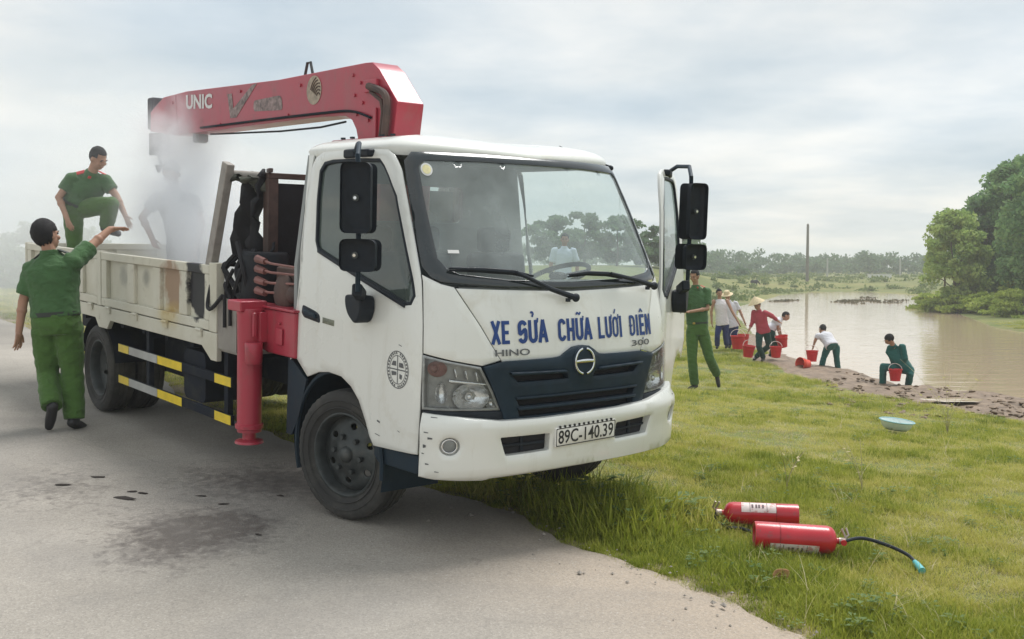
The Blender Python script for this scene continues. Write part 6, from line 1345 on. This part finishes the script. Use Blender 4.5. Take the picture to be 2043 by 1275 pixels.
# beyond the cab and at far left
for k, (px, d, h, w) in enumerate([(1100, 92, 4.3, 5.5), (1165, 96, 5.0, 6.0), (1230, 94, 4.6, 6.0), (1290, 98, 3.9, 5.5), (1350, 104, 3.4, 6)]):
    tree('tree', ['leafy tree seen through the windscreen, leftmost', 'tallest tree seen through the windscreen', 'tree seen through the windscreen above the steering wheel', 'tree seen through the right end of the windscreen', 'low tree beside the mirror'][k], xat(px, d), d, h, w, 40 + k, FF, 3200, .22, .12, .1, nclump=26)
for k, (px, d, h, w) in enumerate([(-20, 62, 3.6, 6), (70, 66, 4.4, 6.5), (150, 70, 4.6, 6), (215, 74, 3.6, 5.5)]):
    tree('tree', ['hazy tree at the left edge behind the smoke', 'hazy tree behind the head of the walking officer', 'tallest hazy tree left of the smoke', 'hazy tree behind the cargo bed'][k], xat(px, d), d, h, w, 60 + k, FF, 3200, .20, .12, .1, nclump=26)
# far wood: one hazy mass along the fields
rs_ = np.random.RandomState(5); cens, rads = [], []
for k in range(150):
    px = 1380 + rs_.rand() * 900; d = 195 + 45 * rs_.rand(); x = xat(px, d); hh = (3.0 + 1.9 * rs_.rand()) * (1.15 if px < 1535 else 1.0) * (.5 if 1522 < px < 1545 else 1)
    for j in range(5): cens.append((x + rs_.randn() * 1.6, d + rs_.randn(), -.3 + hh * (.15 + .72 * rs_.rand()))); rads.append((1.3, 1.3, hh * .2))
V, F = leaves(rs_, cens, rads, 42000, .34); w_ = leafmesh('far_wood', V, F, FF, None); tag(w_, 'distant band of trees beyond the pond', None, None, 'stuff')
cens, rads = [], []
for k in range(70):
    px = -300 + rs_.rand() * 1700; d = 210 + 40 * rs_.rand(); x = xat(px, d); hh = 4 + 2 * rs_.rand()
    for j in range(4): cens.append((x + rs_.randn() * 2, d + rs_.randn(), 1.2 + hh * (.1 + .7 * rs_.rand()))); rads.append((1.8, 1.5, hh * .2))
V, F = leaves(rs_, cens, rads, 16000, .4); w_ = leafmesh('far_wood', V, F, FF, None); tag(w_, 'distant band of trees behind the truck', None, None, 'stuff')
# scrub along the far shore and across the field
rs_ = np.random.RandomState(15); cens, rads = [], []
for k in range(240):
    px = 1400 + rs_.rand() * 470; d = 76 + 110 * rs_.rand() ** 1.3; x = xat(px, d)
    if pond_dist(np.array([x]), np.array([d]))[0] < 1.0: continue
    z = g1(x, d); w = .5 + 1.4 * rs_.rand() ** 2; hh = .15 + .5 * rs_.rand() ** 2; cens.append((x, d, z + hh * .4)); rads.append((w, w * .7, hh))
V, F = leaves(rs_, cens, rads, 9000, .16); w_ = leafmesh('scrub', V, F, foliage('leaves_scrub', [(.10, .16, .05), (.16, .22, .07), (.24, .28, .10)]), None); tag(w_, 'low scrub dotted over the field beyond the pond', None, None, 'stuff')
# low scrub on the dike
for k, (px, py, w, h) in enumerate([(1475, 553, 3.2, 1.7), (1440, 546, 2.4, .9)]):
    p = onground(px, py, 30, 200); tree('bush', ['dark round bush on the grassy slope left of the pole', 'small bush on top of the grassy slope'][k], p.x, p.y, h, w, 80 + k, FF, 1500, .13, .04, .02, 'bush', None, 12, stems=2)
# utility pole and posts
CON = pm('concrete_pole', (.20, .185, .16), .85, var=.15, scale=3)
p = Vector((xat(1610, 118), 118, 0)); p.z = g1(p.x, p.y); o = empty('utility_pole', p, None, 'tall grey concrete utility pole beyond the pond', 'pole')
hgt = CAM_H + (HOR - 448) * 118 / FPX - p.z
MB().tube([(0, 0, -.3), (0, 0, hgt * .5), (0, 0, hgt)], [.19, .16, .13], 14).build('shaft', CON, o, smooth=True)
mb = MB(); mb.bar((-.16, 0, hgt - .35), (.16, 0, hgt - .35), .06); mb.cyl((0, 0, hgt), (0, 0, hgt + .1), .05); mb.build('cap', CON, o)
for k, (px, d, top) in enumerate([(1650, 150, 515), (1795, 160, 516)]):
    p = Vector((xat(px, d), d, 0)); p.z = g1(p.x, p.y); hh = CAM_H + (HOR - top) * d / FPX - p.z; o = MB().tube([(0, 0, -.2), (0, 0, hh)], [.13, .11], 10).build('field_post', pm('post_pale', (.42, .42, .40), .8), None, loc=p, smooth=True); tag(o, ['pale post in the field just right of the utility pole', 'pale post in the field before the light green tree'][k], 'post')
p = Vector((xat(1755, 140), 140, 0)); p.z = g1(p.x, p.y); o = empty('low_wall', p, None, 'low white wall far across the field', 'wall')
MB().bb(-1.6, 1.5, -.12, .12, -.1, .42).build('wall_face', pm('wall_white', (.72, .72, .70), .8), o); MB().bb(-1.66, 1.56, -.16, .16, .421, .50).build('coping', pm('wall_coping', (.6, .6, .58), .8), o)
# grazing buffalo
p = onground(1505, 572, 30, 160); k_ = p.y / FPX * 23 / 2.25; mb = MB(); f = lambda x, y, z: (p.x + x * k_, p.y + y * k_, p.z + z * k_)
mb.ell(f(0, 0, .95), (.62 * k_, .30 * k_, .36 * k_)); mb.ell(f(.38, 0, .98), (.36 * k_, .30 * k_, .40 * k_)); mb.ell(f(-.45, 0, .98), (.32 * k_, .28 * k_, .34 * k_)); limb(mb, [f(.6, 0, 1.0), f(.85, 0, .85), f(1.0, 0, .62)], [.2 * k_, .16 * k_, .12 * k_]); limb(mb, [f(.98, 0, .70), f(1.08, 0, .45)], [.13 * k_, .09 * k_])
for x, y in ((.42, .16), (.42, -.16)): limb(mb, [f(x, y, .8), f(x + .03, y, .42), f(x, y, .05)], [.13 * k_, .075 * k_, .06 * k_])
for x, y in ((-.5, .16), (-.5, -.16)): limb(mb, [f(x, y, .85), f(x + .10, y, .60), f(x - .08, y, .35), f(x - .03, y, .05)], [.17 * k_, .11 * k_, .07 * k_, .06 * k_])
limb(mb, [f(-.72, 0, 1.1), f(-.82, 0, .8), f(-.8, 0, .5)], [.04 * k_, .03 * k_, .03 * k_])
o = empty('buffalo', p, None, 'black buffalo grazing on the slope beyond the pond', 'buffalo'); fuse('body', mb, .04 * k_, pm('buffalo_hide', (.022, .022, .022), .8, var=.3), o, p, 2)
hm = MB()
for s in (-1, 1): hm.tube([tuple(Vector(f(1.0, s * .08, .74)) - p), tuple(Vector(f(.92, s * .26, .80)) - p), tuple(Vector(f(.78, s * .30, .92)) - p)], [.04 * k_, .03 * k_, .01 * k_], 6)
hm.build('horns', CON, o, smooth=True)
# floating plants on the pond, twigs and mud clods on the shore
rs_ = np.random.RandomState(9); cens, rads = [], []
for px, py, w, n in ((1738, 603, 55, 9), (1560, 600, 24, 3), (1690, 597, 40, 3)):
    for k in range(n): q = atz(px + (rs_.rand() - .5) * w * 2, py + (rs_.rand() - .5) * 7, ZW); cens.append((q.x, q.y, ZW + .03)); rads.append((1.0, .7, .07))
V, F = leaves(rs_, cens, rads, 700, .10); w_ = leafmesh('water_plants', V, F, foliage('leaves_brownish', [(.06, .055, .03), (.10, .09, .05), (.14, .13, .07)]), None); tag(w_, 'rafts of brownish water plants floating on the pond', None, None, 'stuff')
MUDM = pm('mud_clod', (.22, .16, .11), .8, var=.35, scale=6, bmp=.5, bscale=20); mb = MB(); rr = random.Random(4)
for k in range(330):
    px, py = rr.uniform(1650, 2060), rr.uniform(742, 835)
    q = onground(px, py, 10, 40); d = float(pond_dist(np.array([q.x]), np.array([q.y]))[0])
    if not (.05 < d < 5.5): continue
    s = rr.uniform(.02, .06); mb.ell((q.x, q.y, q.z + s * .1), (s * rr.uniform(.8, 1.8), s * rr.uniform(.6, 1.2), s * .35), 8, 6, Matrix.Rotation(rr.uniform(0, 3), 3, 'Z'))
mb.v = [(x + .018 * math.sin(57 * y + 91 * z), y + .018 * math.sin(71 * x), z + .012 * math.sin(83 * x + 47 * y)) for x, y, z in mb.v]
tag(mb.build('mud_clods', MUDM, None, smooth=True, angle=180, fix=False), 'churned mud clods along the near shore', None, None, 'stuff')
def weedplant(label, px, py, h, n, mat=GW, dens_=9, seed=0, big=1.0):
    p = onground(px, py); r = random.Random(seed + px); o = empty('weed_plant', p, None, label, 'plant', 'tall weeds on the verge'); st, lf = MB(), MB()
    for k in range(n):
        a, l = r.uniform(0, 6.28), r.uniform(.2, .9); H = h * r.uniform(.6, 1.1); P = [Vector((math.cos(a) * l * H * t * t, math.sin(a) * l * H * t * t, H * t)) for t in np.linspace(0, 1, 6)]; st.tube(P, [.003, .0028, .0026, .0023, .002, .0015], 5)
        for j in range(dens_):
            t = r.uniform(.25, 1); q = P[min(5, int(t * 5))]; b = r.uniform(0, 6.28); d = Vector((math.cos(b), math.sin(b), r.uniform(-.2, .6))).normalized(); s = Vector((-d.y, d.x, 0)); L = r.uniform(.03, .07) * big
            lf.add([q, q + d * L * .5 + s * L * .25, q + d * L, q + d * L * .5 - s * L * .25], [(0, 1, 2, 3)])
    st.build('stem', pm('weed_stem', (.42, .37, .20), .8, var=.3), o); lf.build('foliage', mat, o, fix=False)
weedplant('tall sparse weed standing before the mud by the pond', 1890, 868, .85, 7, GY_)
weedplant('dry weed stem beyond the fire extinguishers', 1570, 980, .4, 3, GD, 2); weedplant('thin dry weed in the middle of the verge', 1720, 985, .4, 3, GD, 2); weedplant('seeding grass stalks beside the bumper', 1190, 980, .42, 5, GY_, 3); weedplant('seeding grass stalks under the number plate', 1080, 985, .34, 5, GY_, 3)
# ================================================================== smoke and haze
def volmat(name, col, dens_, noise_scale=None, lo=.4, hi=.65, an=.25, edge=(0., 1.)):
    m = bpy.data.materials.new(name); m.use_nodes = True; nt = m.node_tree; nt.nodes.remove(nt.nodes['Principled BSDF'])
    v = nd(nt, 'ShaderNodeVolumePrincipled'); v.inputs['Color'].default_value = (*col, 1); v.inputs['Anisotropy'].default_value = an
    if noise_scale is None: v.inputs['Density'].default_value = dens_
    else:
        tc = nd(nt, 'ShaderNodeTexCoord').outputs['Object']; ln = nd(nt, 'ShaderNodeVectorMath', operation='LENGTH'); nt.links.new(tc, ln.inputs[0])
        fall = ramp(nt, ln.outputs['Value'], [(edge[0], 1.), (edge[1], 0.)]).outputs[0]
        geo = nd(nt, 'ShaderNodeNewGeometry').outputs['Position']; n = noise_n(nt, geo, noise_scale, 4, .6, .6)
        f = ramp(nt, n.outputs['Fac'], [(lo, 0.), (hi, 1.)]).outputs[0]
        nt.links.new(mth(nt, 'MULTIPLY', mth(nt, 'MULTIPLY', f, mth(nt, 'MULTIPLY', fall, fall)), dens_), v.inputs['Density'])
    nt.links.new(v.outputs[0], nt.nodes['Material Output'].inputs['Volume']); return m
def puff(label, c, r, mat):
    mb = MB(); mb.ell((0, 0, 0), (1, 1, 1), 20, 12); o = mb.build('smoke', mat, None, loc=c, smooth=True); o.scale = r; tag(o, label, None, None, 'stuff'); return o
SM = (.965, .98, 1.0)
puff('thick white smoke rising from the burning load', at(392, 425, 9.7), (.85, .65, 1.1), volmat('smoke_thick', SM, 19.0, 2.1, .38, .62))
puff('smoke curling under the boom tip', at(335, 300, 10.0), (.6, .5, .8), volmat('smoke_curl', SM, 11.0, 2.6, .40, .62))
puff('thin smoke drifting over the cargo bed', at(330, 390, 12.2), (3.0, 1.8, 2.0), volmat('smoke_thin', SM, 1.9, 1.0, .36, .64))
puff('pale smoke veil spreading behind the cargo bed', at(60, 430, 18), (6.5, 5.0, 3.8), volmat('smoke_veil', SM, .75, .35, .3, .7))
mb = MB(); mb.bb(-460, 460, -60, 960, -2.6, 13.0); hz = mb.build('haze', volmat('haze_air', (.93, .955, 0.98), .0014)); tag(hz, 'thin grey haze over the fields', None, None, 'stuff')
